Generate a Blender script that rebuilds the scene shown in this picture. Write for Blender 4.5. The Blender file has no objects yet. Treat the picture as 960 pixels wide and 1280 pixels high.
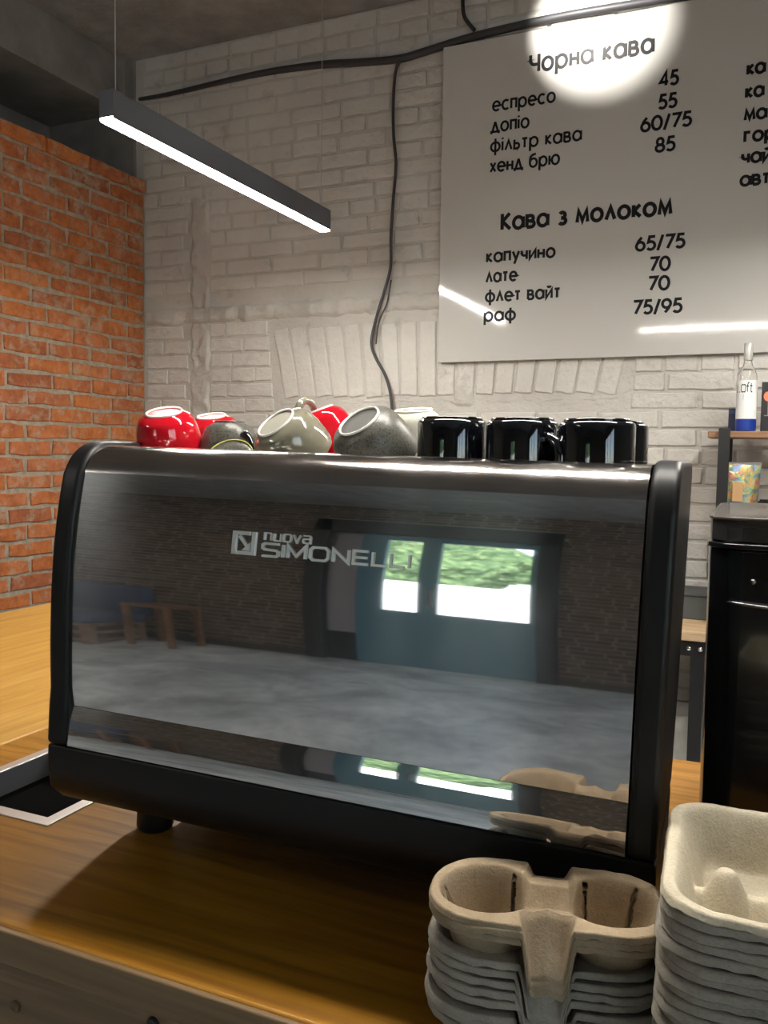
import bpy, bmesh, math, random
from mathutils import Vector, Matrix, noise
random.seed(7)
PI = math.pi
S = bpy.context.scene
COL = S.collection

# ------------------------------------------------------------------ camera
# world: x to the right along the white wall, y towards it, z up, floor at z = 0
CAMZ = 1.48
YAW, PIT, ROL, FPX = math.radians(24.03), math.radians(4.02), math.radians(-.77), 1074.0
fw = Vector((-math.sin(YAW)*math.cos(PIT), math.cos(YAW)*math.cos(PIT), -math.sin(PIT)))
rt = Vector((math.cos(YAW), math.sin(YAW), 0))
dn = fw.cross(rt)
R2 = math.cos(ROL)*rt + math.sin(ROL)*dn
D2 = -math.sin(ROL)*rt + math.cos(ROL)*dn
cam = bpy.data.cameras.new('camera'); camo = bpy.data.objects.new('camera', cam); COL.objects.link(camo)
cam.sensor_fit = 'HORIZONTAL'; cam.sensor_width = 36; cam.lens = 36*FPX/960
cam.clip_start = .05; cam.clip_end = 200
camo.matrix_world = Matrix((( R2.x, -D2.x, -fw.x, 0), (R2.y, -D2.y, -fw.y, 0), (R2.z, -D2.z, -fw.z, CAMZ), (0, 0, 0, 1)))
S.camera = camo
def ray(px, py): return (px-480)/FPX*R2 + (py-640)/FPX*D2 + fw
def hit(px, py, ax, val):                       # a photo pixel read on a world plane (absolute z)
    q = ray(px, py); o = Vector((0, 0, CAMZ)); return o + q*((val-o[ax])/q[ax])
def proj(p):
    q = Vector(p)-Vector((0, 0, CAMZ)); z = q.dot(fw); return 480+FPX*q.dot(R2)/z, 640+FPX*q.dot(D2)/z

# ------------------------------------------------------------------ world, sun, exposure
S.view_settings.view_transform = 'Standard'; S.view_settings.look = 'None'
S.view_settings.gamma = 1; S.view_settings.use_curve_mapping = False
S.view_settings.exposure = 1.22
W = bpy.data.worlds.new('sky'); S.world = W; W.use_nodes = True
wn = W.node_tree.nodes; bg = wn['Background']
sky = wn.new('ShaderNodeTexSky'); sky.sky_type = 'NISHITA'; sky.sun_disc = False
sky.sun_elevation = math.radians(48); sky.sun_rotation = math.radians(20)
hz = wn.new('ShaderNodeMix'); hz.data_type = 'RGBA'; hz.inputs[0].default_value = .5; hz.inputs[7].default_value = (3.2, 3.3, 3.3, 1)      # thin even cloud over the blue
W.node_tree.links.new(sky.outputs[0], hz.inputs[6]); W.node_tree.links.new(hz.outputs[2], bg.inputs[0]); bg.inputs[1].default_value = .42
sun = bpy.data.lights.new('sun', 'SUN'); sun.energy = 7; sun.angle = .01; sun.color = (1, .96, .9)
suno = bpy.data.objects.new('sun', sun); COL.objects.link(suno); suno.rotation_euler = (math.radians(-45), 0, math.radians(-20)); suno.location = (0, -8, 12)
LAMP_POWER = 78.0          # emission of the tube lamps' diffusers
SPOT_POWER = 26.0

WY0, WY1, WZ0, WZ1 = -3.9, -.9, .95, 2.95      # unseen window added in the right wall to bring daylight to the floor
def portal(x, y, z, w, h, rot):                  # tells the renderer where the sky comes in
    l = bpy.data.lights.new('sky_portal', 'AREA'); l.shape = 'RECTANGLE'; l.size = w; l.size_y = h; l.cycles.is_portal = True
    o = bpy.data.objects.new('sky_portal', l); COL.objects.link(o); o.location = (x, y, z); o.rotation_euler = rot
portal(3.62, (WY0+WY1)/2, (WZ0+WZ1)/2, WZ1-WZ0, WY1-WY0, (0, math.radians(90), 0))
portal(-1.91, -4.9, 1.5, 2.1, 3.1, (math.radians(90), 0, 0))

# ------------------------------------------------------------------ materials
def mat(name, col=(.5, .5, .5), rough=.5, metal=0, spec=.5, **kw):
    m = bpy.data.materials.new(name); m.use_nodes = True
    b = m.node_tree.nodes['Principled BSDF']
    b.inputs['Base Color'].default_value = (*col, 1); b.inputs['Roughness'].default_value = rough
    b.inputs['Metallic'].default_value = metal; b.inputs['Specular IOR Level'].default_value = spec
    for k, v in kw.items(): b.inputs[k.replace('_', ' ')].default_value = v
    return m
class N:                                        # small node-tree helper
    def __init__(s, m): s.m = m; s.t = m.node_tree; s.b = s.t.nodes['Principled BSDF']
    def n(s, typ, **kw):
        x = s.t.nodes.new('ShaderNode'+typ)
        for k, v in kw.items():
            if hasattr(x, k): setattr(x, k, v)
            else: x.inputs[k.replace('_', ' ')].default_value = v
        return x
    def l(s, a, b): s.t.links.new(a, b)
    def coord(s, scale=(1, 1, 1), kind='Object', rot=(0, 0, 0)):
        c = s.n('TexCoord'); mp = s.n('Mapping'); mp.inputs['Scale'].default_value = scale; mp.inputs['Rotation'].default_value = rot
        s.l(c.outputs[kind], mp.inputs[0]); return mp.outputs[0]
    def noise(s, vec, scale=5, detail=4, rough=.5, dist=0):
        x = s.n('TexNoise'); s.l(vec, x.inputs['Vector']); x.inputs['Scale'].default_value = scale
        x.inputs['Detail'].default_value = detail; x.inputs['Roughness'].default_value = rough; x.inputs['Distortion'].default_value = dist
        return x.outputs['Fac']
    def ramp(s, fac, stops):
        x = s.n('ValToRGB'); s.l(fac, x.inputs[0]); e = x.color_ramp.elements
        while len(e) < len(stops): e.new(.5)
        for i, (p, c) in enumerate(stops): e[i].position = p; e[i].color = (*c, 1)
        return x.outputs[0]
    def mix(s, fac, a, b, typ='MIX'):
        x = s.n('Mix'); x.data_type = 'RGBA'; x.blend_type = typ
        if isinstance(fac, float): x.inputs[0].default_value = fac
        else: s.l(fac, x.inputs[0])
        for i, v in ((6, a), (7, b)):
            if isinstance(v, tuple): x.inputs[i].default_value = (*v, 1)
            else: s.l(v, x.inputs[i])
        return x.outputs[2]
    def bump(s, h, strength=.3, dist=.005):
        x = s.n('Bump'); s.l(h, x.inputs['Height']); x.inputs['Strength'].default_value = strength; x.inputs['Distance'].default_value = dist
        s.l(x.outputs[0], s.b.inputs['Normal'])
    def base(s, c): s.l(c, s.b.inputs['Base Color'])

def m_painted(name, lo, hi):
    m = mat(name, hi, .62); k = N(m); v = k.coord(kind='Generated') if 0 else None
    g = k.n('NewGeometry'); v = g.outputs['Position']
    a = k.noise(v, 3.2, 6, .6); b = k.noise(v, 34, 5, .6); c = k.noise(v, 9, 4, .6)
    col = k.ramp(a, [(.3, lo), (.7, hi)])
    dirt = k.ramp(c, [(.28, (.55, .52, .48)), (.40, (1, 1, 1))])
    col = k.mix(.5, col, dirt, 'MULTIPLY'); k.base(col); k.bump(b, .8, .009); return m
WHITE = m_painted('white painted brick', (.53, .51, .475), (.64, .62, .58))
WHITE_MORTAR = m_painted('white painted mortar', (.46, .44, .41), (.58, .56, .52))
ROUGH_PLASTER = m_painted('rough white plaster', (.44, .42, .39), (.60, .58, .54)); N(ROUGH_PLASTER)
def m_redbrick():
    m = mat('red brick', (.3, .1, .04), .85); k = N(m)
    oi = k.n('ObjectInfo'); g = k.n('NewGeometry'); v = g.outputs['Position']
    base = k.ramp(oi.outputs['Random'], [(0, (.40, .125, .040)), (.35, (.50, .165, .045)), (.65, (.44, .15, .06)), (.85, (.35, .11, .045)), (1, (.55, .21, .075))])
    a = k.noise(v, 22, 6, .65); c = k.ramp(a, [(.35, (.62, .55, .5)), (.6, (1.1, 1.05, 1.0))])
    col = k.mix(.8, base, c, 'MULTIPLY')
    w = k.noise(v, 14, 5, .7); wf = k.ramp(w, [(.50, (0, 0, 0)), (.68, (.8, .8, .8))])
    col = k.mix(wf, col, (.42, .33, .24)); k.base(col); k.bump(a, .6, .004); return m
RED = m_redbrick()
def m_simple_noise(name, lo, hi, scale=20, rough=.8, bump=.5, bd=.004, detail=5):
    m = mat(name, hi, rough); k = N(m); g = k.n('NewGeometry'); a = k.noise(g.outputs['Position'], scale, detail, .6)
    k.base(k.ramp(a, [(.3, lo), (.7, hi)])); k.bump(a, bump, bd); return m
MORTAR = m_simple_noise('grey brown mortar', (.25, .215, .165), (.43, .37, .29), 30)
DARK_PLASTER = m_simple_noise('grey plaster', (.17, .165, .16), (.26, .25, .24), 6)
CEIL = m_simple_noise('grey painted ceiling', (.21, .21, .213), (.34, .34, .342), 7, .9, .9, .02)
def m_concrete():
    m = mat('polished concrete', (.3, .3, .3), .42); k = N(m); g = k.n('NewGeometry'); v = g.outputs['Position']
    a = k.noise(v, 1.6, 8, .68, .6); b = k.noise(v, 12, 6, .7)
    col = k.ramp(a, [(.34, (.30, .32, .325)), (.5, (.56, .59, .60)), (.64, (.80, .83, .84))])
    col = k.mix(.4, col, k.ramp(b, [(.3, (.5, .5, .5)), (.6, (1, 1, 1))]), 'MULTIPLY'); k.base(col); k.bump(b, .1, .002); return m
CONCRETE = m_concrete()
def m_wood(name, dark, mid, light, axis=0, rough=.38, g=1.0, coat=.05):
    m = mat(name, mid, rough, Coat_Weight=coat, Coat_Roughness=.25); k = N(m)
    sc = [7, 7, 7]; sc[axis] = .9
    v = k.coord(tuple(sc)); a = k.noise(v, 1.5, 6, .62, 1.4)
    sc2 = [95, 95, 95]; sc2[axis] = 2.6
    v2 = k.coord(tuple(sc2)); f = k.noise(v2, 1.0, 4, .6, .2)
    sc3 = [2.6, 2.6, 2.6]; sc3[axis] = .5; v3 = k.coord(tuple(sc3))
    wv = k.n('TexWave', bands_direction='Y' if axis == 0 else 'X'); k.l(v3, wv.inputs['Vector'])
    wv.inputs['Scale'].default_value = 3.2; wv.inputs['Distortion'].default_value = 7; wv.inputs['Detail'].default_value = 3; wv.inputs['Detail Scale'].default_value = 1.3
    col = k.ramp(a, [(.25, dark), (.5, mid), (.75, light)])
    col = k.mix(.5*g, col, k.ramp(wv.outputs['Fac'], [(0, (.50, .42, .34)), (.22, (.85, .8, .75)), (.5, (1, 1, 1))]), 'MULTIPLY')
    col = k.mix(.38*g, col, k.ramp(f, [(.36, (.45, .38, .30)), (.56, (1, 1, 1))]), 'MULTIPLY')
    k.base(col); k.bump(f, .10, .001)
    return m
WOOD = m_wood('amber stained counter wood', (.27, .112, .006), (.37, .165, .012), (.45, .22, .028), 0, .40)
WOODL = m_wood('golden counter wood', (.40, .20, .035), (.52, .28, .055), (.62, .36, .10), 1, .42, .45)
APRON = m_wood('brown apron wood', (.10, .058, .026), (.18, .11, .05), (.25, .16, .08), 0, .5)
SHELFWOOD = m_wood('brown shelf wood', (.18, .09, .045), (.28, .15, .08), (.36, .2, .11), 0, .5)
TABLEWOOD = m_wood('pale table wood', (.42, .28, .16), (.56, .40, .24), (.64, .48, .3), 0, .45)
def m_steel(name, col, rough, streak=.12):
    m = mat(name, col, rough, 1); k = N(m)
    v = k.coord((3, 3, 260)); f = k.noise(v, 1, 3, .6)
    v2 = k.coord((1, 1, 1)); s = k.noise(v2, 7, 5, .7)
    x = k.n('MapRange'); k.l(s, x.inputs[0]); x.inputs[1].default_value = .45; x.inputs[2].default_value = .8; x.inputs[3].default_value = rough; x.inputs[4].default_value = rough+streak
    k.l(x.outputs[0], k.b.inputs['Roughness']); return m
MIRROR = mat('mirror polished steel', (.70, .685, .665), .03, 1)
def soften(m, w=.16, r=.26):                    # fine vertical polishing haze over a sharp mirror
    k = N(m); gl = k.n('BsdfAnisotropic'); gl.inputs['Color'].default_value = (.60, .62, .64, 1); gl.inputs['Roughness'].default_value = r
    gl.inputs['Anisotropy'].default_value = .75
    gl.inputs['Rotation'].default_value = .25; tg = k.n('Tangent', direction_type='RADIAL', axis='X'); k.l(tg.outputs[0], gl.inputs['Tangent'])
    mx = k.n('MixShader'); out = k.t.nodes['Material Output']
    v = k.coord((1, 1, 1)); n1 = k.noise(v, 6, 6, .7, 1.5)
    mr = k.n('MapRange'); k.l(n1, mr.inputs[0]); mr.inputs[1].default_value = .3; mr.inputs[2].default_value = .8; mr.inputs[3].default_value = w*.6; mr.inputs[4].default_value = w*1.8
    k.l(mr.outputs[0], mx.inputs[0]); k.l(k.b.outputs[0], mx.inputs[1]); k.l(gl.outputs[0], mx.inputs[2]); k.l(mx.outputs[0], out.inputs[0])
soften(MIRROR)
STEEL = m_steel('brushed steel', (.44, .41, .39), .13, .16)
CHROME = mat('chrome', (.78, .78, .78), .12, 1); BADGE = mat('satin silver badge metal', (.74, .74, .73), .38, .75)
FRAME_STEEL = mat('pale steel frame', (.80, .79, .76), .38, 1)
CHUTE = mat('dull steel chute', (.12, .125, .13), .4, .4)
BLACKP = mat('black plastic', (.008, .008, .009), .42, spec=.3); N(BLACKP).bump(N(BLACKP).noise(N(BLACKP).coord(), 900, 2), .08, .0005)
BLACKM = mat('black painted metal', (.010, .010, .011), .45)
BLACKGLOSS = mat('glossy black enamel', (.006, .007, .008), .14, Coat_Weight=.5, Coat_Roughness=.05); DIMCHROME = mat('dark chrome', (.25, .25, .25), .25, 1)
GLAZE_BLACK = mat('glossy black glaze', (.004, .005, .007), .06, Coat_Weight=1)
GLAZE_RED = mat('red glaze', (.52, .006, .016), .09, Coat_Weight=.8, Coat_Roughness=.04)
GLAZE_TAUPE = mat('taupe glaze', (.20, .185, .135), .12, Coat_Weight=.8, Coat_Roughness=.05)
GLAZE_CREAM = mat('cream glaze', (.66, .64, .54), .14, Coat_Weight=.5)
def m_speckle():
    m = mat('speckled grey stoneware', (.12, .115, .10), .38); k = N(m); v = k.coord()
    a = k.noise(v, 400, 3, .75); k.base(k.ramp(a, [(.36, (.015, .013, .012)), (.47, (.085, .08, .065)), (.7, (.13, .125, .10))])); return m
SPECKLE = m_speckle()
FOOTRING = mat('white glazed foot ring', (.80, .77, .72), .25)
BARECLAY = mat('grey unglazed clay', (.30, .28, .23), .7)
PINKBASE = mat('red glazed base', (.60, .03, .05), .3)
def m_pulp(name, lo, hi):
    m = mat(name, hi, .92, spec=.15); k = N(m); v = k.coord()
    a = k.noise(v, 34, 6, .6); b = k.noise(v, 420, 4, .7); w = k.noise(v, 90, 3)
    k.base(k.mix(.35, k.ramp(a, [(.3, lo), (.7, hi)]), k.ramp(b, [(.35, (.6, .58, .55)), (.55, (1, 1, 1))]), 'MULTIPLY'))
    s = k.n('Math', operation='ADD'); k.l(b, s.inputs[0]); k.l(w, s.inputs[1]); k.bump(s.outputs[0], .5, .0016); return m
PULP = m_pulp('brown grey moulded pulp', (.30, .225, .145), (.40, .31, .21))
PULP_PALE = m_pulp('pale moulded pulp', (.48, .42, .31), (.58, .52, .40))
PULP_GREY = m_pulp('grey moulded pulp', (.31, .275, .23), (.41, .37, .315))
BOARD = mat('glossy white acrylic', (.55, .54, .515), .07, spec=.35)
INK = mat('black vinyl lettering', (.008, .008, .010), .5, spec=.2)
CABLE = mat('dark grey cable sheath', (.04, .04, .046), .5)
WIRE = mat('thin steel wire', (.5, .5, .5), .4, .6)
ALU = mat('dark lamp body with painted haze', (.10, .104, .12), .45, .3)  # dark metal lightened to blue grey, so the glare haze sits in its colour
def m_emit(name, col, st):
    m = bpy.data.materials.new(name); m.use_nodes = True; t = m.node_tree; t.nodes.clear()
    o = t.nodes.new('ShaderNodeOutputMaterial'); e = t.nodes.new('ShaderNodeEmission'); e.inputs[0].default_value = (*col, 1); e.inputs[1].default_value = st
    t.links.new(e.outputs[0], o.inputs[0]); return m
DIFFUSER = m_emit('lit lamp diffuser', (1, .955, .87), LAMP_POWER)
GLASS = mat('clear glass', (1, 1, 1), .02, Transmission_Weight=1, IOR=1.45)
LID = mat('smoky clear plastic', (.06, .06, .062), .08, Transmission_Weight=.6, IOR=1.45)
PANE = mat('door glass', (.95, 1, .98), .0, Transmission_Weight=1, IOR=1.05)
DOORBLUE = mat('blue grey door paint with light haze', (.05, .16, .23), .5)  # door paint with its blue raised to hold the light haze
FRAMEDARK = mat('near black door frame', (.008, .008, .010), .6)

# ------------------------------------------------------------------ mesh helpers
class MB:
    def __init__(s): s.v = []; s.f = []; s.m = []; s.mi = 0
    def add(s, vs, fs):
        o = len(s.v); s.v += [tuple(p) for p in vs]; s.f += [tuple(i+o for i in f) for f in fs]; s.m += [s.mi]*len(fs); return o
    def box(s, a, b):
        (x0, y0, z0), (x1, y1, z1) = a, b
        s.add([(x0,y0,z0),(x1,y0,z0),(x1,y1,z0),(x0,y1,z0),(x0,y0,z1),(x1,y0,z1),(x1,y1,z1),(x0,y1,z1)],
              [(0,3,2,1),(4,5,6,7),(0,1,5,4),(1,2,6,5),(2,3,7,6),(3,0,4,7)])
    def tube(s, pts, r, n=8, caps=True):
        pts = [Vector(p) for p in pts]; rr = r if isinstance(r, (list, tuple)) else [r]*len(pts)
        rings = []; up = None
        for i, p in enumerate(pts):
            d = (pts[min(i+1, len(pts)-1)]-pts[max(i-1, 0)]).normalized()
            if up is None: up = Vector((0, 0, 1)) if abs(d.z) < .9 else Vector((1, 0, 0))
            a = d.cross(up).normalized(); up = a.cross(d).normalized()
            rings.append([p+rr[i]*(math.cos(2*PI*k/n)*a+math.sin(2*PI*k/n)*up) for k in range(n)])
        o = s.add([q for g in rings for q in g], [(i*n+k, i*n+(k+1)%n, (i+1)*n+(k+1)%n, (i+1)*n+k) for i in range(len(pts)-1) for k in range(n)])
        if caps:
            s.f += [tuple(o+k for k in range(n))[::-1], tuple(o+(len(pts)-1)*n+k for k in range(n))]; s.m += [s.mi]*2
    def lathe(s, prof, n=32, closed=False):
        k0 = len(prof); vs = [(r*math.cos(2*PI*j/n), r*math.sin(2*PI*j/n), z) for r, z in prof for j in range(n)]
        m = k0 if closed else k0-1
        s.add(vs, [(i*n+j, i*n+(j+1)%n, ((i+1)%k0)*n+(j+1)%n, ((i+1)%k0)*n+j) for i in range(m) for j in range(n)])
    def extrude_x(s, prof, x0, x1, cap=True):       # closed (y, z) profile extruded along x
        n = len(prof); vs = [(x0, y, z) for y, z in prof]+[(x1, y, z) for y, z in prof]
        fs = [(i, (i+1)%n, n+(i+1)%n, n+i) for i in range(n)]
        if cap: fs += [tuple(range(n))[::-1], tuple(range(n, 2*n))]
        s.add(vs, fs)
    def mesh(s, name, mats, smooth=False, merge=0):
        me = bpy.data.meshes.new(name); me.from_pydata(s.v, [], s.f)
        for m in (mats if isinstance(mats, (list, tuple)) else [mats]): me.materials.append(m)
        me.polygons.foreach_set('material_index', s.m)
        bm = bmesh.new(); bm.from_mesh(me)
        if merge: bmesh.ops.remove_doubles(bm, verts=bm.verts, dist=merge)
        bmesh.ops.recalc_face_normals(bm, faces=bm.faces); bm.to_mesh(me); bm.free()
        if smooth: me.polygons.foreach_set('use_smooth', [True]*len(me.polygons))
        me.update(); return me
    def obj(s, name, mats, parent=None, smooth=False, merge=0, bevel=0, sharp=None, **kw):
        o = link(name, s.mesh(name, mats, smooth or bevel > 0, merge), parent, **kw)
        if bevel:
            b = o.modifiers.new('bevel', 'BEVEL'); b.width = bevel; b.segments = 3; b.limit_method = 'ANGLE'; b.angle_limit = math.radians(35); b.harden_normals = False
        if sharp or bevel:
            for p in o.data.polygons: p.use_smooth = True
            try: o.data.set_sharp_from_angle(angle=math.radians(sharp or 40))
            except Exception: pass
        return o
def link(name, me, parent=None, loc=None, rot=None, scale=None):
    o = bpy.data.objects.new(name, me); COL.objects.link(o)
    if parent: o.parent = parent
    if loc is not None: o.location = loc
    if rot is not None: o.rotation_euler = rot
    if scale is not None: o.scale = scale
    return o
def tag(o, label, cat, group=None, kind=None):
    o['label'] = label; o['category'] = cat
    if group: o['group'] = group
    if kind: o['kind'] = kind
    return o
def thing(name, label, cat, loc=(0, 0, 0), rot=(0, 0, 0), group=None):
    return tag(link(name, None, None, loc, rot), label, cat, group)
def struct(o, label, cat='wall'):
    o['kind'] = 'structure'; o['label'] = label; o['category'] = cat; return o
def copy_tree(o, parent=None):
    c = o.copy(); COL.objects.link(c); c.parent = parent
    for ch in list(o.children): copy_tree(ch, c)
    return c
def lump(me, amp, sc, seed=0):
    for v in me.vertices:
        n = noise.noise_vector(v.co*sc+Vector((seed, seed*2, 0))); v.co += n*amp

# ------------------------------------------------------------------ the room
YW, XR, ZC = 3.665, -3.03, CAMZ+2.0         # white wall, red wall, ceiling height
YB, XL, XE = -4.62, -6.2, 3.4               # wall with the entrance door, far left wall, right wall
ZT = CAMZ-.56                                # counter top
f = MB(); f.box((XL-.2, YB-.2, -.1), (XE+.2, YW+.2, 0)); struct(f.obj('floor', CONCRETE), 'grey polished concrete floor with pale cloudy patches', 'floor')
c = MB(); c.box((XL-.2, YB-.2, ZC), (XE+.2, YW+.2, ZC+.12)); struct(c.obj('ceiling', CEIL), 'uneven grey painted masonry ceiling', 'ceiling')
b = MB(); b.box((XR-.9, 2.2, CAMZ+1.70), (XR-.02, 2.48, ZC)); struct(b.obj('trim_1', DARK_PLASTER), 'dark grey ceiling beam in the corner above the red wall', 'beam')

def brick_mesh(name, m, w, h, d, seed, jit=.003, inset=.0035):
    r = random.Random(seed); pts = []
    for (x0, z0), (x1, z1), n in (((-w/2,-h/2),(w/2,-h/2),3), ((w/2,-h/2),(w/2,h/2),1), ((w/2,h/2),(-w/2,h/2),3), ((-w/2,h/2),(-w/2,-h/2),1)):
        for k in range(n):
            t = k/n; pts.append((x0+(x1-x0)*t+r.uniform(-jit, jit), z0+(z1-z0)*t+r.uniform(-jit, jit)))
    n = len(pts); mb = MB(); dz = [r.uniform(-.0015, .0015) for _ in pts]
    ins = lambda p, q: (p[0]-math.copysign(q, p[0]) if abs(p[0]) > w*.4 else p[0], p[1]-math.copysign(q, p[1]))
    mid = [ins(p, inset*.35) for p in pts]; fr = [ins(p, inset*1.5) for p in pts]
    vs = [(x, .012, z) for x, z in pts]+[(x, -d*.55, z) for x, z in mid]+[(x, -d+dz[i], z) for i, (x, z) in enumerate(fr)]
    vs.append((r.uniform(-.03, .03), -d-.001, 0))
    fs = [(i, (i+1)%n, n+(i+1)%n, n+i) for i in range(n)]+[(n+i, n+(i+1)%n, 2*n+(i+1)%n, 2*n+i) for i in range(n)]+[(2*n+i, 2*n+(i+1)%n, 3*n) for i in range(n)]
    mb.add(vs, fs); return mb.mesh(name, m)
BW, BH, PW, PH = .248, .066, .262, .0755

# --- white wall: individual bricks where the photo shows them, the rest joined
wm = MB(); wm.box((XR-.1, YW, 0), (XE+.2, YW+.25, ZC)); wall_white = struct(wm.obj('wall_back', WHITE_MORTAR), 'white painted brick wall behind the menu board', 'wall')
wall_white.location = (0, 0, 0)
wb = [brick_mesh('brick', WHITE, BW, BH, .007, 100+i) for i in range(8)]
hb = [brick_mesh('brick', WHITE, BH*1.15, .33, .007, 300+i, .004) for i in range(4)]
TX0, TX1, TZ0, TZ1 = -1.365, .62, CAMZ+.399, CAMZ+1.757        # menu board
SOL = (-2.21, -.55, CAMZ+.245, CAMZ+.60)                         # flat arch of upright bricks
CH = (-2.73, -2.61, CAMZ+.0, CAMZ+1.27)                          # chased-out strip
LEDGE = (XR, -2.21+.9, CAMZ+.636, CAMZ+.723)
cand = []; row = 0; z = .04
while z < ZC-.03:
    off = (row % 2)*PW/2+random.uniform(-.02, .02); x = XR+.13-PW+off
    header = (row % 5 == 4)
    while x < XE:
        w = PW/2 if header else PW
        w *= random.uniform(.93, 1.07)
        x0, x1 = x, x+w; x += w
        segs = [(max(x0, XR), min(x1, XE))]
        def cut(segs, a, b):
            o = []
            for s0, s1 in segs:
                if s1 <= a or s0 >= b: o.append((s0, s1))
                else:
                    if s0 < a: o.append((s0, a))
                    if s1 > b: o.append((b, s1))
            return o
        if CH[2] < z < CH[3]: segs = cut(segs, CH[0], CH[1])
        if SOL[2]-.03 < z < SOL[3]+.03: segs = cut(segs, SOL[0]-.02-.10*(z-SOL[2]), SOL[1]+.02+.10*(z-SOL[2]))
        if LEDGE[2]-.03 < z < LEDGE[3]+.03: segs = cut(segs, LEDGE[0]-1, LEDGE[1])
        for s0, s1 in segs:
            if s1-s0 > .045: cand.append(((s0+s1)/2, z, s1-s0-.013))
    row += 1; z += PH
def visible(x, z):
    px, py = proj((x, YW, z))
    if not (-15 < px < 975 and -15 < py < 1000): return 0
    if TX0+.03 < x < TX1-.03 and TZ0+.04 < z < TZ1-.04: return 0
    if 110 < px < 835 and py > 600: return 0
    if px > 885 and 655 < py: return 0
    if px < 100 or py > 940: return 0
    return 1
rest = []; cnt = 0
for x, z, w in cand:
    if visible(x, z) and cnt < 275:
        o = link('brick', random.choice(wb), wall_white, (x, YW-random.uniform(-.001, .0035), z), (random.uniform(-.012, .012), random.uniform(-.006, .006), random.uniform(-.010, .010)), (w/BW, 1, random.uniform(.95, 1.04))); cnt += 1
    else: rest.append((x, z, w))
n = 18
for i in range(n):                              # the flat arch, bricks fanned from its middle
    t = (i+.5)/n; x = SOL[0]+(SOL[1]-SOL[0])*t; lean = (t-.5)*.42
    zc = (SOL[2]+SOL[3])/2
    if visible(x, SOL[2]+.08) or visible(x, SOL[3]-.05):
        link('brick', random.choice(hb), wall_white, (x, YW-.002, zc), (random.uniform(-.006, .006), lean, 0), (1.06, 1, random.uniform(.98, 1.04)))
rm = MB()
for x, z, w in rest:
    rm.box((x-w/2, YW-.006, z-BH/2), (x+w/2, YW+.004, z+BH/2))
ro = rm.obj('brickwork', WHITE, wall_white); ro['kind'] = 'stuff'
def rough_slab(name, x0, x1, z0, z1, y0, d, m, parent, res=.022, amp=.006, seed=1):
    nx, nz = max(2, int((x1-x0)/res)), max(2, int((z1-z0)/res)); mb = MB(); vs = []
    for j in range(nz+1):
        for i in range(nx+1):
            e = min(i, nx-i, 2)/2*min(j, nz-j, 2)/2
            p = Vector((x0+(x1-x0)*i/nx, 0, z0+(z1-z0)*j/nz)); q = noise.noise_vector(p*17+Vector((seed, 0, 0)))
            vs.append((p.x+(q.x*.012 if e < 1 or 1 else 0), y0+.008-(d+q.y*amp+abs(noise.noise(p*45))*amp)*min(1, e*2), p.z+q.z*.012))
    mb.add(vs, [(j*(nx+1)+i, j*(nx+1)+i+1, (j+1)*(nx+1)+i+1, (j+1)*(nx+1)+i) for j in range(nz) for i in range(nx)])
    return mb.obj(name, m, parent, smooth=True)
rough_slab('plaster_ledge', LEDGE[0], LEDGE[1], LEDGE[2], LEDGE[3], YW, .022, ROUGH_PLASTER, wall_white, .014, .020, 3)
rough_slab('plaster_strip', CH[0], CH[1], CH[2], CH[3], YW, .013, ROUGH_PLASTER, wall_white, .012, .018, 9)
rough_slab('plaster_strip', SOL[0], SOL[1], SOL[2]-.028, SOL[2]+.004, YW, .011, ROUGH_PLASTER, wall_white, .014, .014, 12)
rough_slab('plaster_patch', -1.30, -1.20, CAMZ+.20, TZ0+.02, YW, .012, ROUGH_PLASTER, wall_white, .014, .014, 15)

# --- red wall, bare orange brick, with a ledge course and a dark recess above it
ZR = CAMZ+1.39
rw = MB(); rw.box((XR-.25, 1.5, 0), (XR, YW+.1, ZR)); wall_red = struct(rw.obj('wall_left', MORTAR), 'bare orange red brick wall in the corner on the left', 'wall')
rb = [brick_mesh('brick', RED, BW-.004, BH-.004, .006, 500+i, .0055) for i in range(10)]
row = 0; z = .04; rest = []; cnt = 0
while z < ZR-.02:
    y = YW-.008-(row % 2)*PW/2
    if row % 2: ws = [PW/2]
    first = row % 2 == 1
    y = YW-.006
    while y > 1.52:
        w = (PW/2 if first else PW)*random.uniform(.96, 1.04); first = False
        yc = y-w/2; y -= w
        px, py = proj((XR, yc, z))
        vis = -25 < px and py < 790 and z > CAMZ-.75 and yc > 2.5
        if vis: link('brick', random.choice(rb), wall_red, (XR+random.uniform(-.001, .004)+(.012 if z > CAMZ+1.28 else 0), yc, z), (random.uniform(-.01, .01), random.uniform(-.01, .01), PI/2+random.uniform(-.01, .01)), ((w-.013)/BW, 1, random.uniform(.93, 1.03)))
        else: rest.append((yc, z, w-.013))
    row += 1; z += PH
rm = MB()
for y, z, w in rest: rm.box((XR-.004, y-w/2, z-BH/2), (XR+.006, y+w/2, z+BH/2))
o = rm.obj('brickwork', RED, wall_red); o['kind'] = 'stuff'
rc = MB(); rc.box((XR-1.0, 1.5, ZR-.02), (XR-.62, YW+.1, ZC)); struct(rc.obj('wall_recess', DARK_PLASTER), 'dim grey plaster at the back of the recess above the red wall', 'wall')
rc = MB(); rc.box((XR-.9, YW-.02, ZR-.02), (XR-.045, YW+.2, ZC)); struct(rc.obj('wall_pier', DARK_PLASTER), 'grey plastered pier closing the recess above the red wall', 'wall')
rc = MB(); rc.box((XR-.7, 1.5, ZR-.04), (XR-.2, YW+.1, ZR-.005)); struct(rc.obj('trim_2', DARK_PLASTER), 'dark ledge on top of the red brick wall', 'ledge')
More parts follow.
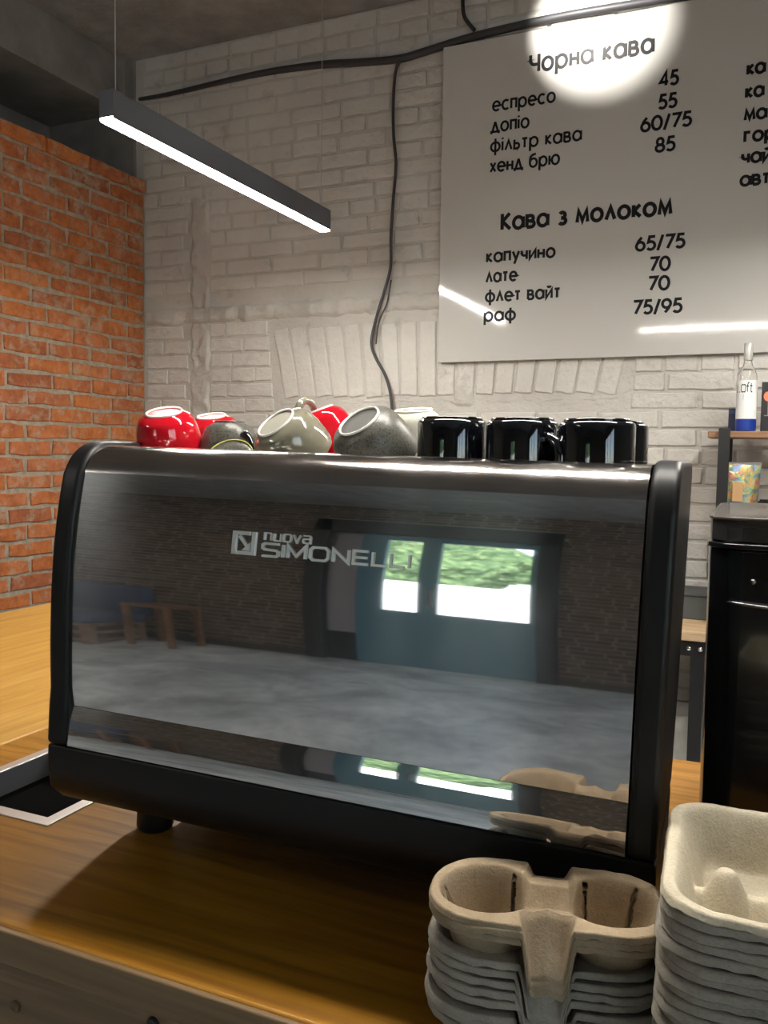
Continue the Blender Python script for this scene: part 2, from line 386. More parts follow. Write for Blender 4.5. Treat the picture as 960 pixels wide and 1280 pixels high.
rc = MB(); rc.box((XR-.9, 2.48, CAMZ+1.74), (XR-.10, YW-.02, ZC)); struct(rc.obj('trim_3', DARK_PLASTER), 'grey downstand running under the ceiling over the recess', 'beam')
# remaining shell of the room
sh = MB(); sh.box((XL, 1.4, 0), (XR-.02, 1.5, ZC)); struct(sh.obj('wall_side', DARK_PLASTER), 'grey wall of the seating area beside the red wall', 'wall')
sh = MB(); sh.box((XL-.2, YB, 0), (XL, 1.5, ZC)); struct(sh.obj('wall_far_left', MORTAR), 'dim brick side wall of the seating area', 'wall')
sh = MB(); sh.box((XE, YB, 0), (XE+.2, WY0, ZC)); sh.box((XE, WY1, 0), (XE+.2, YW, ZC)); sh.box((XE, WY0, 0), (XE+.2, WY1, WZ0)); sh.box((XE, WY0, WZ1), (XE+.2, WY1, ZC)); struct(sh.obj('wall_right', DARK_PLASTER), 'grey wall on the right side of the room', 'wall')

# --- entrance wall behind the camera (seen mirrored in the coffee machine)
DX0, DX1, DZ1 = -2.92, -.90, 3.06
ew = MB()
ew.box((XL-.2, YB-.25, 0), (DX0, YB, ZC)); ew.box((DX1, YB-.25, 0), (XE+.2, YB, ZC)); ew.box((DX0, YB-.25, DZ1), (DX1, YB, ZC))
wall_e = struct(ew.obj('wall_front', MORTAR), 'brown brick wall around the entrance door, mirrored in the machine', 'wall')
DIMBRICK = m_simple_noise('brown brick', (.075, .05, .036), (.15, .11, .08), 9, .85)
em = MB(); row = 0; z = .04
while z < ZC-.03:
    x = XL-random.uniform(0, PW)
    while x < XE-.2:
        w = (PW if random.random() < .8 else PW/2)-.013; em.mi = random.choice((0, 0, 1, 2))
        for s0, s1 in ([(x, x+w)] if z > DZ1+.03 else [(x, min(x+w, DX0-.004)), (max(x, DX1+.004), x+w)]):
            if s1-s0 > .03: em.box((s0, YB-.01, z-BH/2), (s1, YB+random.uniform(.003, .010), z+BH/2))
        x += w+.013
    row += 1; z += PH
o = em.obj('brickwork', [DIMBRICK, m_simple_noise('dark brown brick', (.05, .034, .025), (.10, .07, .052), 9), m_simple_noise('pale brown brick', (.10, .07, .052), (.18, .135, .10), 9)], wall_e); o['kind'] = 'stuff'
bb = MB(); bb.box((XL, YB, 0), (DX0, YB+.03, .1)); bb.box((DX1, YB, 0), (XE, YB+.03, .1)); struct(bb.obj('baseboard_front', mat('dark baseboard', (.05, .045, .04), .6)), 'dark skirting along the entrance wall', 'baseboard')
def P(x0, x1, z0, z1, y0=-.06, y1=.04):
    m = MB(); m.box((x0, YB+y0, z0), (x1, YB+y1, z1)); return m
door = struct(link('door_1', None, None, (0, 0, 0)), 'dark double entrance door with tall glass panes, mirrored in the machine', 'door')
m = P(DX0, DX0+.16, 0, DZ1, -.2, .06); m.box((DX1-.16, YB-.2, 0), (DX1, YB+.06, DZ1)); m.box((DX0, YB-.2, DZ1-.32), (DX1, YB+.06, DZ1)); m.obj('door_frame', FRAMEDARK, door)
xA, xB, xC, xD, xE_, xF = DX0+.16, DX0+.42, -2.28, -1.98, -1.83, DX1-.22
P(xA-.01, xB+.01, .5, DZ1-.30, -.10, -.06).obj('side_panel', mat('pale lilac curtain', (.30, .27, .30), .8), door)
P(xA-.01, xB+.01, 0, .5, -.10, -.04).obj('side_panel', FRAMEDARK, door)
for (a, b_, g0, g1) in ((xB, xD+.07, xC, xD-.01), (xD+.0705, DX1-.15, xE_, xF)):
    leaf = MB()
    leaf.box((a, YB-.08, .001), (g0, YB-.02, DZ1-.30)); leaf.box((g1, YB-.08, .001), (b_, YB-.02, DZ1-.30))
    leaf.box((g0, YB-.08, .001), (g1, YB-.02, 1.02)); leaf.box((g0, YB-.08, 2.62), (g1, YB-.02, DZ1-.30))
    lo = leaf.obj('door_leaf', DOORBLUE, door)
    p = MB(); p.box((g0, YB-.055, 1.02), (g1, YB-.047, 2.62)); p.obj('pane', PANE, lo)
hd = MB(); hd.tube([(xD+.11, YB-.02, 1.15), (xD+.11, YB+.05, 1.18), (xD+.11, YB+.05, 1.5), (xD+.11, YB-.02, 1.53)], .014); hd.obj('door_handle', BLACKM, door)

win = struct(link('window_added', None, None, (0, 0, 0)), 'wide unseen window added in the right wall to bring daylight onto the floor', 'window')
m = MB()
for k in range(4):
    y = WY0+(WY1-WY0)*k/3; m.box((XE+.04, y-.03, WZ0), (XE+.10, y+.03, WZ1))
m.box((XE+.04, WY0, WZ0), (XE+.10, WY1, WZ0+.06)); m.box((XE+.04, WY0, WZ1-.06), (XE+.10, WY1, WZ1)); m.obj('window_frame', FRAMEDARK, win)
for k in range(3):
    m = MB(); m.box((XE+.065, WY0+(WY1-WY0)*k/3+.03, WZ0+.06), (XE+.073, WY0+(WY1-WY0)*(k+1)/3-.03, WZ1-.06)); m.obj('pane', PANE, win)
# --- outdoors beyond the door
g = MB(); g.box((-30, -40, -.1), (30, YB-.26, -.02)); g.box((XE+.25, YB-.26, -.1), (30, 12, -.02)); gr = g.obj('outdoor_ground', m_simple_noise('sunlit pale paving', (.5, .5, .48), (.66, .65, .62), 2)); struct(gr, 'sunlit pale paving outside the door', 'ground')
def m_leaf():
    m = mat('green foliage', (.08, .2, .04), .7); k = N(m); g = k.n('NewGeometry'); a = k.noise(g.outputs['Position'], 3, 6, .7); k.base(k.ramp(a, [(.35, (.02, .05, .02)), (.5, (.08, .15, .06)), (.65, (.26, .34, .16))])); k.bump(a, 1, .2); return m
LEAF = m_leaf(); r = random.Random(4)
em = MB(); em.add([(-30, -17, -.02), (30, -17, -.02), (30, -24, 2.75), (-30, -24, 2.75), (-30, -40, 2.75), (30, -40, 2.75)], [(0, 1, 2, 3), (3, 2, 5, 4)])
struct(em.obj('outdoor_bank', gr.data.materials[0]), 'sunlit pale bank rising across the yard', 'ground')
for i, w_ in enumerate(('first', 'second', 'third', 'fourth', 'fifth')):
    bm = bmesh.new(); bmesh.ops.create_icosphere(bm, subdivisions=5, radius=1); me = bpy.data.meshes.new('hedge_bush'); bm.to_mesh(me); bm.free(); me.materials.append(LEAF)
    for v in me.vertices: v.co = v.co*(1+.22*noise.noise(v.co*2.4+Vector((i*7, 0, 0)))+.14*noise.noise(v.co*8)+.08*noise.noise(v.co*19))
    tag(link('hedge_bush', me, None, (-23+i*7.6, -27, 5.4), None, (3.1, 2.2, 3.4)), w_+' green bush from the left on the bank outside the entrance, mirrored in the machine', 'bush', 'bushes outside the entrance')

# ------------------------------------------------------------------ counter
CZ = .042; CX0, CX1, CXS, CY0, CY1 = -2.345, 1.25, -1.297, .7085, 1.645
HX0, HX1, HY0, HY1 = -1.186, -.967, .944, 1.166      # opening of the waste chute
counter = thing('bar_counter', 'long amber stained wooden bar counter under the coffee machine', 'counter', (0, 0, 0))
def slab_with_hole():
    xs = [CXS+.0015, HX0, HX1, CX1]; ys = [CY0, HY0, HY1, CY1]; m = MB(); n = 4
    vs = [(x, y, z) for z in (ZT-CZ, ZT) for y in ys for x in xs]; I = lambda i, j, k: k*16+j*4+i
    fs = []
    for j in range(3):
        for i in range(3):
            if (i, j) == (1, 1): continue
            fs += [(I(i,j,1), I(i+1,j,1), I(i+1,j+1,1), I(i,j+1,1)), (I(i,j,0), I(i,j+1,0), I(i+1,j+1,0), I(i+1,j,0))]
    for i in range(3):
        fs += [(I(i,0,0), I(i+1,0,0), I(i+1,0,1), I(i,0,1)), (I(i,3,0), I(i,3,1), I(i+1,3,1), I(i+1,3,0)), (I(0,i,0), I(0,i,1), I(0,i+1,1), I(0,i+1,0)), (I(3,i,0), I(3,i+1,0), I(3,i+1,1), I(3,i,1))]
    fs += [(I(1,1,0), I(2,1,0), I(2,1,1), I(1,1,1)), (I(1,2,0), I(2,2,0), I(2,2,1), I(1,2,1)), (I(1,1,0), I(1,2,0), I(1,2,1), I(1,1,1)), (I(2,1,0), I(2,2,0), I(2,2,1), I(2,1,1))]
    m.add(vs, fs); return m
slab_with_hole().obj('countertop', WOOD, counter, bevel=.004)
m = MB(); m.box((CXS+.0015, CY0-.0085, ZT-CZ), (CX1, CY0-.0003, ZT-.0012)); m.obj('edge_board', APRON, counter, bevel=.002)  # dark brown board; its tone also carries the shade on the front edge
# side wing of the bar, its own slab, with the seam between them
wing = thing('bar_counter', 'golden wooden side section of the bar, left of the waste chute', 'counter', (0, 0, 0))
m = MB(); m.box((CX0, .50, ZT-CZ), (CXS-.0015, 2.75, ZT)); m.obj('countertop', WOODL, wing, bevel=.003)
m = MB(); m.box((CX0+.05, .56, 0), (CXS-.02, 2.70, ZT-CZ)); m.obj('cabinet', APRON, wing)
# the front panel of boards below the worktop
z1 = ZT-CZ
for i in range(4):
    z0 = max(0.0, z1-.245); m = MB(); m.box((CXS-.01, CY0+.016+.002*(i % 2), z0+.003), (CX1-.02, CY0+.045, z1-.002)); m.obj('board', APRON, counter, bevel=.002); z1 = z0
m = MB(); m.box((HX1+.03, CY0+.046, 0), (CX1-.03, CY1-.03, ZT-CZ-.001)); m.obj('cabinet', APRON, counter)
for px, py in ((20, 1258), (192, 1279)):
    p = hit(px, py, 1, CY0+.016)
    bmx = MB(); bmx.lathe([(0, .001), (.004, .001), (.0045, .0025), (.007, .0025), (.0075, .001), (.008, -.002)], 16); bmx.obj('bolt', BLACKM if px > 100 else APRON, counter, smooth=True, loc=p+Vector((0, -.001, 0)), rot=(PI/2, 0, 0))
chute = thing('waste_chute', 'square steel rimmed waste opening set into the counter beside the machine', 'waste chute', (0, 0, 0))
def frame_ring(x0, x1, y0, y1, w, z0, z1):
    m = MB(); o = [(x0, y0), (x1, y0), (x1, y1), (x0, y1)]; i_ = [(x0+w, y0+w), (x1-w, y0+w), (x1-w, y1-w), (x0+w, y1-w)]
    vs = [(x, y, z) for z in (z0, z1) for x, y in o]+[(x, y, z) for z in (z0, z1) for x, y in i_]
    fs = []
    for k in range(4):
        l = (k+1) % 4
        fs += [(k, l, 4+l, 4+k), (8+k, 12+k, 12+l, 8+l), (4+k, 4+l, 12+l, 12+k), (k, 8+k, 8+l, l)]
    m.add(vs, fs); return m
frame_ring(-1.203, -.951, .927, 1.183, .021, ZT, ZT+.0025).obj('rim', FRAME_STEEL, chute, bevel=.0008)
m = frame_ring(HX0+.001, HX1-.001, HY0+.001, HY1-.001, .0025, ZT-.041, ZT+.0002); m.obj('chute_wall', CHUTE, chute)
m = MB(); m.box((HX0-.015, HY0-.015, .35), (HX1+.015, HY1+.015, ZT-.0425)); m.obj('bin_liner', mat('black bin liner', (.002, .002, .002), .95, spec=.05), chute)

# ------------------------------------------------------------------ coffee machine
MO = Vector((-.4638, .8500, CAMZ-.340)); MROT = (0, math.radians(1.1), math.radians(2.3))
mach = thing('espresso_machine', 'wide espresso machine with a mirror polished steel back and black side panels', 'coffee machine', MO, MROT)
def Pz(z): return .9181*z**3+.06436*z*z-.02813*z-.00012
HWD, HWO = .350, .381
def sheet(prof, x0, x1, name, m, th=.0015, nx=2):
    mb = MB(); n = len(prof); vs = []
    for i in range(nx+1):
        x = x0+(x1-x0)*i/nx; vs += [(x, y, z) for y, z in prof]
    mb.add(vs, [(i*n+k, (i+1)*n+k, (i+1)*n+k+1, i*n+k+1) for i in range(nx) for k in range(n-1)])
    return mb.obj(name, m, mach, smooth=True)
main_prof = [(Pz(z), z) for z in [i*.302/70 for i in range(71)]]
sheet(main_prof, -HWD, HWD, 'back_panel', MIRROR)['label'] = 'mirror polished curved steel back panel'
roll = []
y, z = Pz(.302), .302; a0 = math.atan(.9181*3*.302**2+2*.06436*.302-.02813)
pts = [(y, z)]; a = a0; K = 26
for k in range(K):
    a = a0+(PI/2-a0)*min(1, (k+1)/K)**.8; st = .0027; y += st*math.sin(a); z += st*math.cos(a); pts.append((y, z))
pts += [(y+.02, z), (y+.024, z-.003), (y+.025, z-.046)]
YTOP, ZTOP = y, z
roll_o = sheet(pts, -HWD, HWD, 'top_trim', STEEL); roll_o['label'] = 'brushed steel edge rolled over the top'
sp = []; y, z = 0, -.0006; n = 24
sp.append((y, z))
for k in range(n):
    an = math.radians(16*(1-(k+.5)/n)); y -= .0518/n*math.tan(an); z -= .0518/n; sp.append((y, z))
sheet(sp, -HWD, HWD, 'lower_panel', MIRROR)['label'] = 'narrow mirror polished strip along the bottom edge'
ysb = sp[-1][0]
lower = [(ysb-.002, -.0535), (ysb-.003, -.085), (ysb+.003, -.112), (.016, -.132), (.050, -.150), (.100, -.172), (.150, -.186), (.175, -.188), (.215, -.0535)]
m = MB(); m.extrude_x(lower, -HWO, HWO); m.obj('lower_body', BLACKP, mach, bevel=.003)
m = MB(); m.box((-.33, .17, -.190), (.33, .44, -.0525)); m.obj('underbody', BLACKM, mach)
body = [(.020, -.052), (.012, .12), (.024, .22), (.05, .30), (YTOP+.026, ZTOP-.048), (.42, ZTOP-.048), (.44, ZTOP-.06), (.44, -.052)]
m = MB(); m.extrude_x(body, -HWD+.001, HWD-.001); m.obj('body', BLACKM, mach)
m = MB(); n = 30
for i in range(n):                              # slotted cup tray on the top
    x = -HWD+.02+i*(2*HWD-.04)/(n-1); m.box((x-.006, YTOP+.03, ZTOP-.0475), (x+.006, .415, ZTOP-.044))
m.box((-HWD+.005, YTOP+.027, ZTOP-.0480), (HWD-.005, .42, ZTOP-.0465))
m.obj('cup_tray', STEEL, mach)
for s in (-1, 1):
    fr = [(Pz(zz)-.007, zz) for zz in [i*.30/14 for i in range(15)]]
    side = [(-.012, -.052), (-.010, 0)][1:] + fr[1:]
    for k_ in range(2, len(pts)-3, 2):
        (ya, za), (yb, zb) = pts[k_-1], pts[k_+1]; L_ = math.hypot(yb-ya, zb-za); side.append((pts[k_][0]-.005*(zb-za)/L_, pts[k_][1]+.005*(yb-ya)/L_))
    side += [(.11, ZTOP+.005), (.30, ZTOP+.003), (.318, .325), (.318, .30), (.30, .18), (.25, .02), (.22, -.052), (-.013, -.052)]
    m = MB(); x0, x1 = (HWD+.002, HWO) if s > 0 else (-HWO, -HWD-.0)
    m.extrude_x(side, x0, x1); sd = m.obj('side_panel', BLACKP, mach, bevel=.007)
    sd.modifiers['bevel'].segments = 4; sd.modifiers['bevel'].angle_limit = math.radians(50)
for x in (-.375+.04, .30):
    for y in (.16, .37):
        drop = -.2085 if 1 else 0
        m = MB(); wz = (CAMZ-.56); 
        zl = (wz-MO.z)+x*math.sin(math.radians(1.1))
        m.lathe([(0, -.188), (.026, -.188), (.027, zl+.006), (.024, zl), (0, zl)], 24); m.obj('foot', BLACKP, mach, sharp=40, loc=(x, y, 0))

# stroke lettering ----------------------------------------------------------
def arc(cx, cy, rx, ry, a0, a1, n=20): return [(cx+rx*math.cos(math.radians(a0+(a1-a0)*i/n)), cy+ry*math.sin(math.radians(a0+(a1-a0)*i/n))) for i in range(n+1)]
O_ = arc(.5, .5, .5, .5, 0, 360, 28)
G = {
 'а': ([O_, [(1, 0), (1, 1)]], 1.0), 'о': ([O_], 1.0), 'б': ([arc(.5,.46,.5,.46,0,360,28), [(0,.46),(.02,.85),(.15,1.18),(.42,1.34),(.85,1.42)]], 1.0),
 'в': ([[(0,0),(0,1),(.38,1)]+arc(.40,.77,.25,.23,90,-90,10)+[(0,.54)], [(0,.54),(.45,.54)]+arc(.45,.27,.30,.27,90,-90,10)+[(0,0)]], .75),
 'г': ([[(0,0),(0,1),(.58,1)]], .6), 'д': ([[(.08,0),(.46,1),(.54,1),(.92,0)], [(-.05,-.22),(-.05,0),(1.05,0),(1.05,-.22)]], 1.0),
 'е': ([[(0,.5),(1,.5)]+arc(.5,.5,.5,.5,0,315,24)], 1.0), 'з': ([arc(.32,.76,.28,.24,150,-90,12)+[(.2,.52)], [(.25,.52)]+arc(.34,.26,.34,.26,90,-150,14)], .68),
 'и': ([[(0,1),(0,0),(.75,1),(.75,0)]], .75), 'й': ([[(0,1),(0,0),(.75,1),(.75,0)], arc(.375,1.42,.2,.16,180,360,8)], .75),
 'і': ([[(0,0),(0,1)], [(0,1.24),(0,1.42)]], .02), 'к': ([[(0,0),(0,1)], [(.6,1),(.05,.5),(.66,0)]], .62), 'л': ([[(0,0),(.42,1),(.84,0)]], .82),
 'м': ([[(0,0),(.12,1),(.52,.1),(.92,1),(1.04,0)]], 1.04), 'н': ([[(0,0),(0,1)], [(.72,0),(.72,1)], [(0,.52),(.72,.52)]], .72),
 'п': ([[(0,0),(0,1),(.72,1),(.72,0)]], .72), 'р': ([O_, [(0,1),(0,-.48)]], 1.0), 'с': ([arc(.5,.5,.5,.5,48,312,22)], .88),
 'т': ([[(0,1),(.7,1)], [(.35,0),(.35,1)]], .7), 'у': ([[(0,1),(.42,.08)], [(.82,1),(.22,-.45)]], .8), 'ф': ([arc(.6,.5,.6,.5,0,360,28), [(.6,-.45),(.6,1.42)]], 1.2),
 'х': ([[(0,0),(.7,1)], [(0,1),(.7,0)]], .7), 'ч': ([[(0,1),(0,.72)]+arc(.34,.72,.34,.30,180,270,8)+[(.66,.42)], [(.68,0),(.68,1)]], .68),
 'ь': ([[(0,1),(0,0),(.38,0)]+arc(.38,.29,.28,.29,-90,90,10)+[(0,.58)]], .66), 'ю': ([[(0,0),(0,1)], [(0,.5),(.35,.5)], arc(.85,.5,.5,.5,0,360,28)], 1.35),
 'Ч': ([[(0,1.38),(0,.98)]+arc(.42,.98,.42,.40,180,270,8)+[(.84,.58)], [(.86,0),(.86,1.38)]], .86), 'К': ([[(0,0),(0,1.4)], [(.78,1.4),(.04,.72),(.86,0)]], .82),
 '0': ([arc(.48,.7,.48,.7,0,360,30)], .96), '4': ([[(.66,0),(.66,1.4),(0,.36),(.92,.36)]], .92),
 '5': ([[(.82,1.4),(.24,1.4),(.12,.80),(.35,.86)]+arc(.38,.43,.42,.43,75,-145,16)], .82),
 '6': ([arc(.42,.44,.42,.44,0,360,26), [(.03,.58),(.22,1.0),(.55,1.4)]], .84), '7': ([[(0,1.4),(.84,1.4),(.22,0)]], .8),
 '8': ([arc(.4,1.04,.32,.36,0,360,22), arc(.4,.36,.42,.36,0,360,24)], .82), '9': ([arc(.42,.96,.42,.44,0,360,26), [(.81,.82),(.62,.4),(.29,0)]], .84),
 '/': ([[(0,-.15),(.5,1.5)]], .5),
 # squared lettering for the machine badge (height 1)
 'n': ([[(0,0),(0,1),(.75,1),(.9,.85),(.9,0)]], .9), 'u': ([[(0,1),(0,.15),(.15,0),(.9,0),(.9,1)]], .9),
 'o': ([[(.15,0),(.8,0),(.95,.15),(.95,.85),(.8,1),(.15,1),(0,.85),(0,.15),(.15,0)]], .95), 'v': ([[(0,1),(.45,0),(.9,1)]], .9),
 'a': ([[(.05,1),(.75,1),(.9,.85),(.9,0),(.12,0),(0,.12),(0,.42),(.12,.54),(.9,.54)]], .9),
 'S': ([[(1.15,1),(.15,1),(0,.88),(0,.64),(.15,.52),(1.0,.48),(1.15,.38),(1.15,.12),(1,0),(0,0)]], 1.15), 'I': ([[(0,0),(0,1)]], 0.02),
 'M': ([[(0,0),(0,1),(.62,.18),(1.24,1),(1.24,0)]], 1.24), 'O': ([[(.2,0),(1.05,0),(1.25,.2),(1.25,.8),(1.05,1),(.2,1),(0,.8),(0,.2),(.2,0)]], 1.25),
 'N': ([[(0,0),(0,1),(1.05,0),(1.05,1)]], 1.05), 'E': ([[(.95,1),(0,1),(0,0),(.95,0)], [(0,.5),(.88,.5)]], .95), 'L': ([[(0,1),(0,0),(.85,0)]], .85),
 'f': ([[(.1,0),(.1,1.0),(.22,1.25),(.45,1.25)], [(-.12,.8),(.38,.8)]], .4), 't': ([[(.15,1.2),(.15,.1),(.25,0),(.45,0)], [(-.08,.85),(.42,.85)]], .45),
}
def ribbon(mb, pl, w, d, fn):                    # a stroke of width w and depth d; fn maps (x, z, depth) to space
    pl = [Vector((p[0], p[1])) for p in pl]; closed = (pl[0]-pl[-1]).length < 1e-6
    if closed: pl = pl[:-1]
    n = len(pl); L, R = [], []
    for i, p in enumerate(pl):
        a = pl[i-1] if (i > 0 or closed) else None; b = pl[(i+1) % n] if (i < n-1 or closed) else None
        d1 = (p-a).normalized() if a is not None else None; d2 = (b-p).normalized() if b is not None else None
        if d1 is None: d1 = d2
        if d2 is None: d2 = d1
        n1 = Vector((-d1.y, d1.x)); n2 = Vector((-d2.y, d2.x)); mm = n1+n2
        if mm.length < .2: mm = n1
        mm.normalize(); k = min(1/max(mm.dot(n1), .34), 2.6)
        L.append(p+mm*w/2*k); R.append(p-mm*w/2*k)
    vs = []
    for dep in (0, d):
        vs += [fn(q.x, q.y, dep) for q in L]+[fn(q.x, q.y, dep) for q in R]
    fs = []; m2 = 2*n; rng = n if closed else n-1
    for i in range(rng):
        j = (i+1) % n
        fs += [(m2+i, m2+j, m2+n+j, m2+n+i), (i, n+i, n+j, j), (i, j, m2+j, m2+i), (n+i, m2+n+i, m2+n+j, n+j)]
    if not closed: fs += [(0, m2, m2+n, n), (n-1, 2*n-1, m2+2*n-1, m2+n-1)]
    mb.add(vs, fs)
def text_strokes(txt, gap=.36, space=.75):
    x = 0; out = []
    for ch in txt:
        if ch == ' ': x += .75; continue
        st, adv = G[ch]; out += [[(x+a, b) for a, b in s] for s in st]; x += adv+gap
    return out, x-gap
# badge on the steel panel
badge = MB()
def bfn_factory(x0, z0, sx, sz):
    def fn(x, z, dep):
        X = x0+x*sx; Z = z0+z*sz; sl = .9181*3*Z*Z+2*.06436*Z-.02813; nl = math.hypot(1, sl)
        return (X, Pz(Z)-(dep+.0003)/nl, Z+sl*(dep+.0003)/nl)
    return fn
def panel_hit(px, py):                           # where a photo pixel meets the panel, in the machine's own space
    Mi = (Matrix.Translation(MO) @ Matrix.Rotation(MROT[2], 4, 'Z') @ Matrix.Rotation(MROT[1], 4, 'Y')).inverted()
    o = Mi @ Vector((0, 0, CAMZ)); d = (Mi.to_3x3() @ ray(px, py)); t = 1.0
    for _ in range(30):
        p = o+d*t; sl = .9181*3*p.z**2+2*.06436*p.z-.02813; t -= (p.y-Pz(p.z))/(d.y-sl*d.z)
    return o+d*t
def badge_line(txt, p0, p1, hpx, w, gap, mi_h=None):
    a = panel_hit(*p0); b = panel_hit(*p1); top = panel_hit(p0[0], p0[1]-hpx)
    st, tw = text_strokes(txt, gap); h = top.z-a.z; sx = (b.x-a.x)/tw; z0 = (a.z+b.z)/2
    for s in st:
        fnn = bfn_factory(a.x, z0, sx, h); k = w*h
        # equalise stroke width in both directions
        fn2 = lambda x, z, dep, f=fnn: f(x*h/sx, z, dep) if 0 else f(x, z, dep)
        ss = [(x*sx/h, z) for x, z in s]
        ribbon(badge, ss, w, .0022, lambda x, z, dep: bfn_factory(a.x, z0, h, h)(x, z, dep))
    return a, b, h
badge_line('nuova', (331, 675), (388, 679.5), 9, .20, .36)
badge_line('SIMONELLI', (328, 694), (512, 711), 15.5, .20, .34)
q0 = panel_hit(290, 691); q1 = panel_hit(319, 691); ht = panel_hit(290, 662).z-q0.z; wd = q1.x-q0.x
fb = bfn_factory(q0.x, q0.z-.001, wd, ht)
for s, w in (([(.08,0),(.08,.92),(.72,.92)], .16), ([(.92,1),(.92,.08),(.25,.08)], .16), ([(.30,.80),(.72,.30)], .14)): ribbon(badge, s, w, .0022, fb)
badge.add([fb(.80,.18,.0024), fb(.80,.56,.0024), fb(.44,.18,.0024), fb(.80,.18,0), fb(.80,.56,0), fb(.44,.18,0)], [(0,1,2), (0,3,4,1), (1,4,5,2), (2,5,3,0)])
bo = badge.obj('badge', BADGE, mach); bo['label'] = 'raised chrome maker badge with a square emblem and two lines of letters'

# ------------------------------------------------------------------ menu board
bd = thing('menu_board', 'large glossy white menu board with black Ukrainian coffee list and prices', 'menu board', (TX0, YW-.030, TZ0))
bw, bh = TX1-TX0, TZ1-TZ0
m = MB(); m.box((0, -.006, 0), (bw, .004, bh)); m.obj('panel', BOARD, bd, bevel=.0015)
m = MB()
for x, z in ((.10, .06), (bw-.10, .06), (.10, bh-.06), (bw-.10, bh-.06)): m = MB(); m.box((x-.02, .004, z-.02), (x+.02, .029, z+.02)); m.obj('mounting_block', BLACKM, bd)
pass
YBD = YW-.036
def board_text(txt, p0, p1=None, xh=.038, w=.19, wpx=None, gap=.40):
    w *= 1.32
    a = hit(*p0, 1, YBD); st, tw = text_strokes(txt, gap)
    if p1: b = hit(*p1, 1, YBD); wx = b.x-a.x; z0 = (a.z+b.z)/2
    else: wx = tw*xh*1.02; z0 = a.z
    sx = (wx-w*xh)/tw; x0 = 0
    for word in txt.split(' '):
        st, ww = text_strokes(word, gap); mb = MB()
        for q_, s_ in enumerate(st):
            ss = [((x0+x)*sx/xh+w/2, z) for x, z in s_]
            ribbon(mb, ss, w, .0011, lambda x, z, dep: (a.x+x*xh-TX0, -.0062-dep-(q_ % 4)*.00012*(dep > 0), z0+z*xh-TZ0))
        mb.obj('lettering', INK, bd); x0 += ww+.75+gap
board_text('Чорна кава', (661, 90.5), (818, 64.8), .050, .20)
board_text('еспресо', (615, 139), (694.7, 126.6), .037, .19)
board_text('допіо', (613.4, 164.6), (661.9, 159.5), .037, .19)
board_text('фільтр кава', (612.5, 189), (727.5, 175.6), .037, .19)
board_text('хенд брю', (612, 215), (700, 204.7), .037, .19)
for t, a, b in (('45', (823.5, 106.9), (849, 105)), ('55', (822, 135.4), (847, 133.5)), ('60/75', (800, 163.6), (865.3, 157)), ('85', (818.4, 189.4), (844.7, 187.5))): board_text(t, a, b, .036, .23, gap=.30)
board_text('Кава з молоком', (625.5, 287.5), (840.7, 266.6), .047, .24)
board_text('капучино', (607.5, 328), (694.5, 320.7), .036, .22)
board_text('лате', (606.7, 353), (647, 350), .036, .22)
board_text('флет вайт', (606, 377.5), (701, 371.4), .036, .22)
board_text('раф', (604.5, 402), (645, 398.7), .036, .22)
for t, a, b in (('65/75', (793.5, 313.2), (857, 308.7)), ('70', (810.7, 338.7), (838.5, 336.9)), ('70', (809, 363), (837.7, 361)), ('75/95', (790, 393), (853.5, 389))): board_text(t, a, b, .036, .24, gap=.30)
for t, a in (('ка', (932.8, 93.4)), ('ка', (931, 122.3)), ('ма', (929.4, 150.6)), ('гор', (929, 177.6)), ('чай', (925.9, 204.4)), ('авт', (924, 232.5))): board_text(t, a, None, .034, .25, gap=.36)

# ------------------------------------------------------------------ cables on the white wall
def wall_pts(l, off=.02): return [hit(x, y, 1, YW-off) for x, y in l]
def smooth_path(pts, k=6):
    out = []; P_ = [pts[0]]+pts+[pts[-1]]
    for i in range(1, len(P_)-2):
        for j in range(k):
            t = j/k; a, b, c_, d = P_[i-1], P_[i], P_[i+1], P_[i+2]
            out.append(.5*((2*b)+(c_-a)*t+(2*a-5*b+4*c_-d)*t*t+(3*b-a-3*c_+d)*t**3))
    out.append(pts[-1]); return out
cb = MB(); pp = smooth_path(wall_pts([(174, 124), (210, 118), (270, 104), (330, 91), (400, 81), (450, 78), (497, 74), (530, 65), (580, 49), (640, 34), (700, 21), (770, 9), (850, -4), (960, -20)], .022))
cb.tube(pp, [.009+.008*min(1, i/25) for i in range(len(pp))], 10); tag(cb.obj('cable_bundle', CABLE, smooth=True), 'thick dark cable bundle running along the top of the white wall', 'cable')
cb = MB(); cb.tube(smooth_path(wall_pts([(500, 76), (494, 92), (491.5, 130), (492, 170), (495, 205), (492, 245), (489, 290), (488.5, 330), (484, 352), (474, 385), (466, 415), (464.5, 432), (470, 448), (481, 468), (488, 492), (491, 530), (493, 600), (492, 700), (494, 800)], .036)), .0072, 8)
tag(cb.obj('hanging_cable', CABLE, smooth=True), 'thin dark cable hanging down the white wall left of the menu board', 'cable')
cb = MB(); cb.tube(smooth_path(wall_pts([(470, 430), (474, 402), (484, 378), (489, 350)], .033)), .0035, 6)
tag(cb.obj('loose_cable', CABLE, smooth=True), 'short loose end of wire beside the bend of the hanging cable', 'cable')
cb = MB(); cb.tube(smooth_path(wall_pts([(579, -20), (578.5, 5), (581, 22), (593, 38)], .03)), .0085, 8)
tag(cb.obj('branch_cable', CABLE, smooth=True), 'dark cable looping up from the cable bundle above the menu board', 'cable')

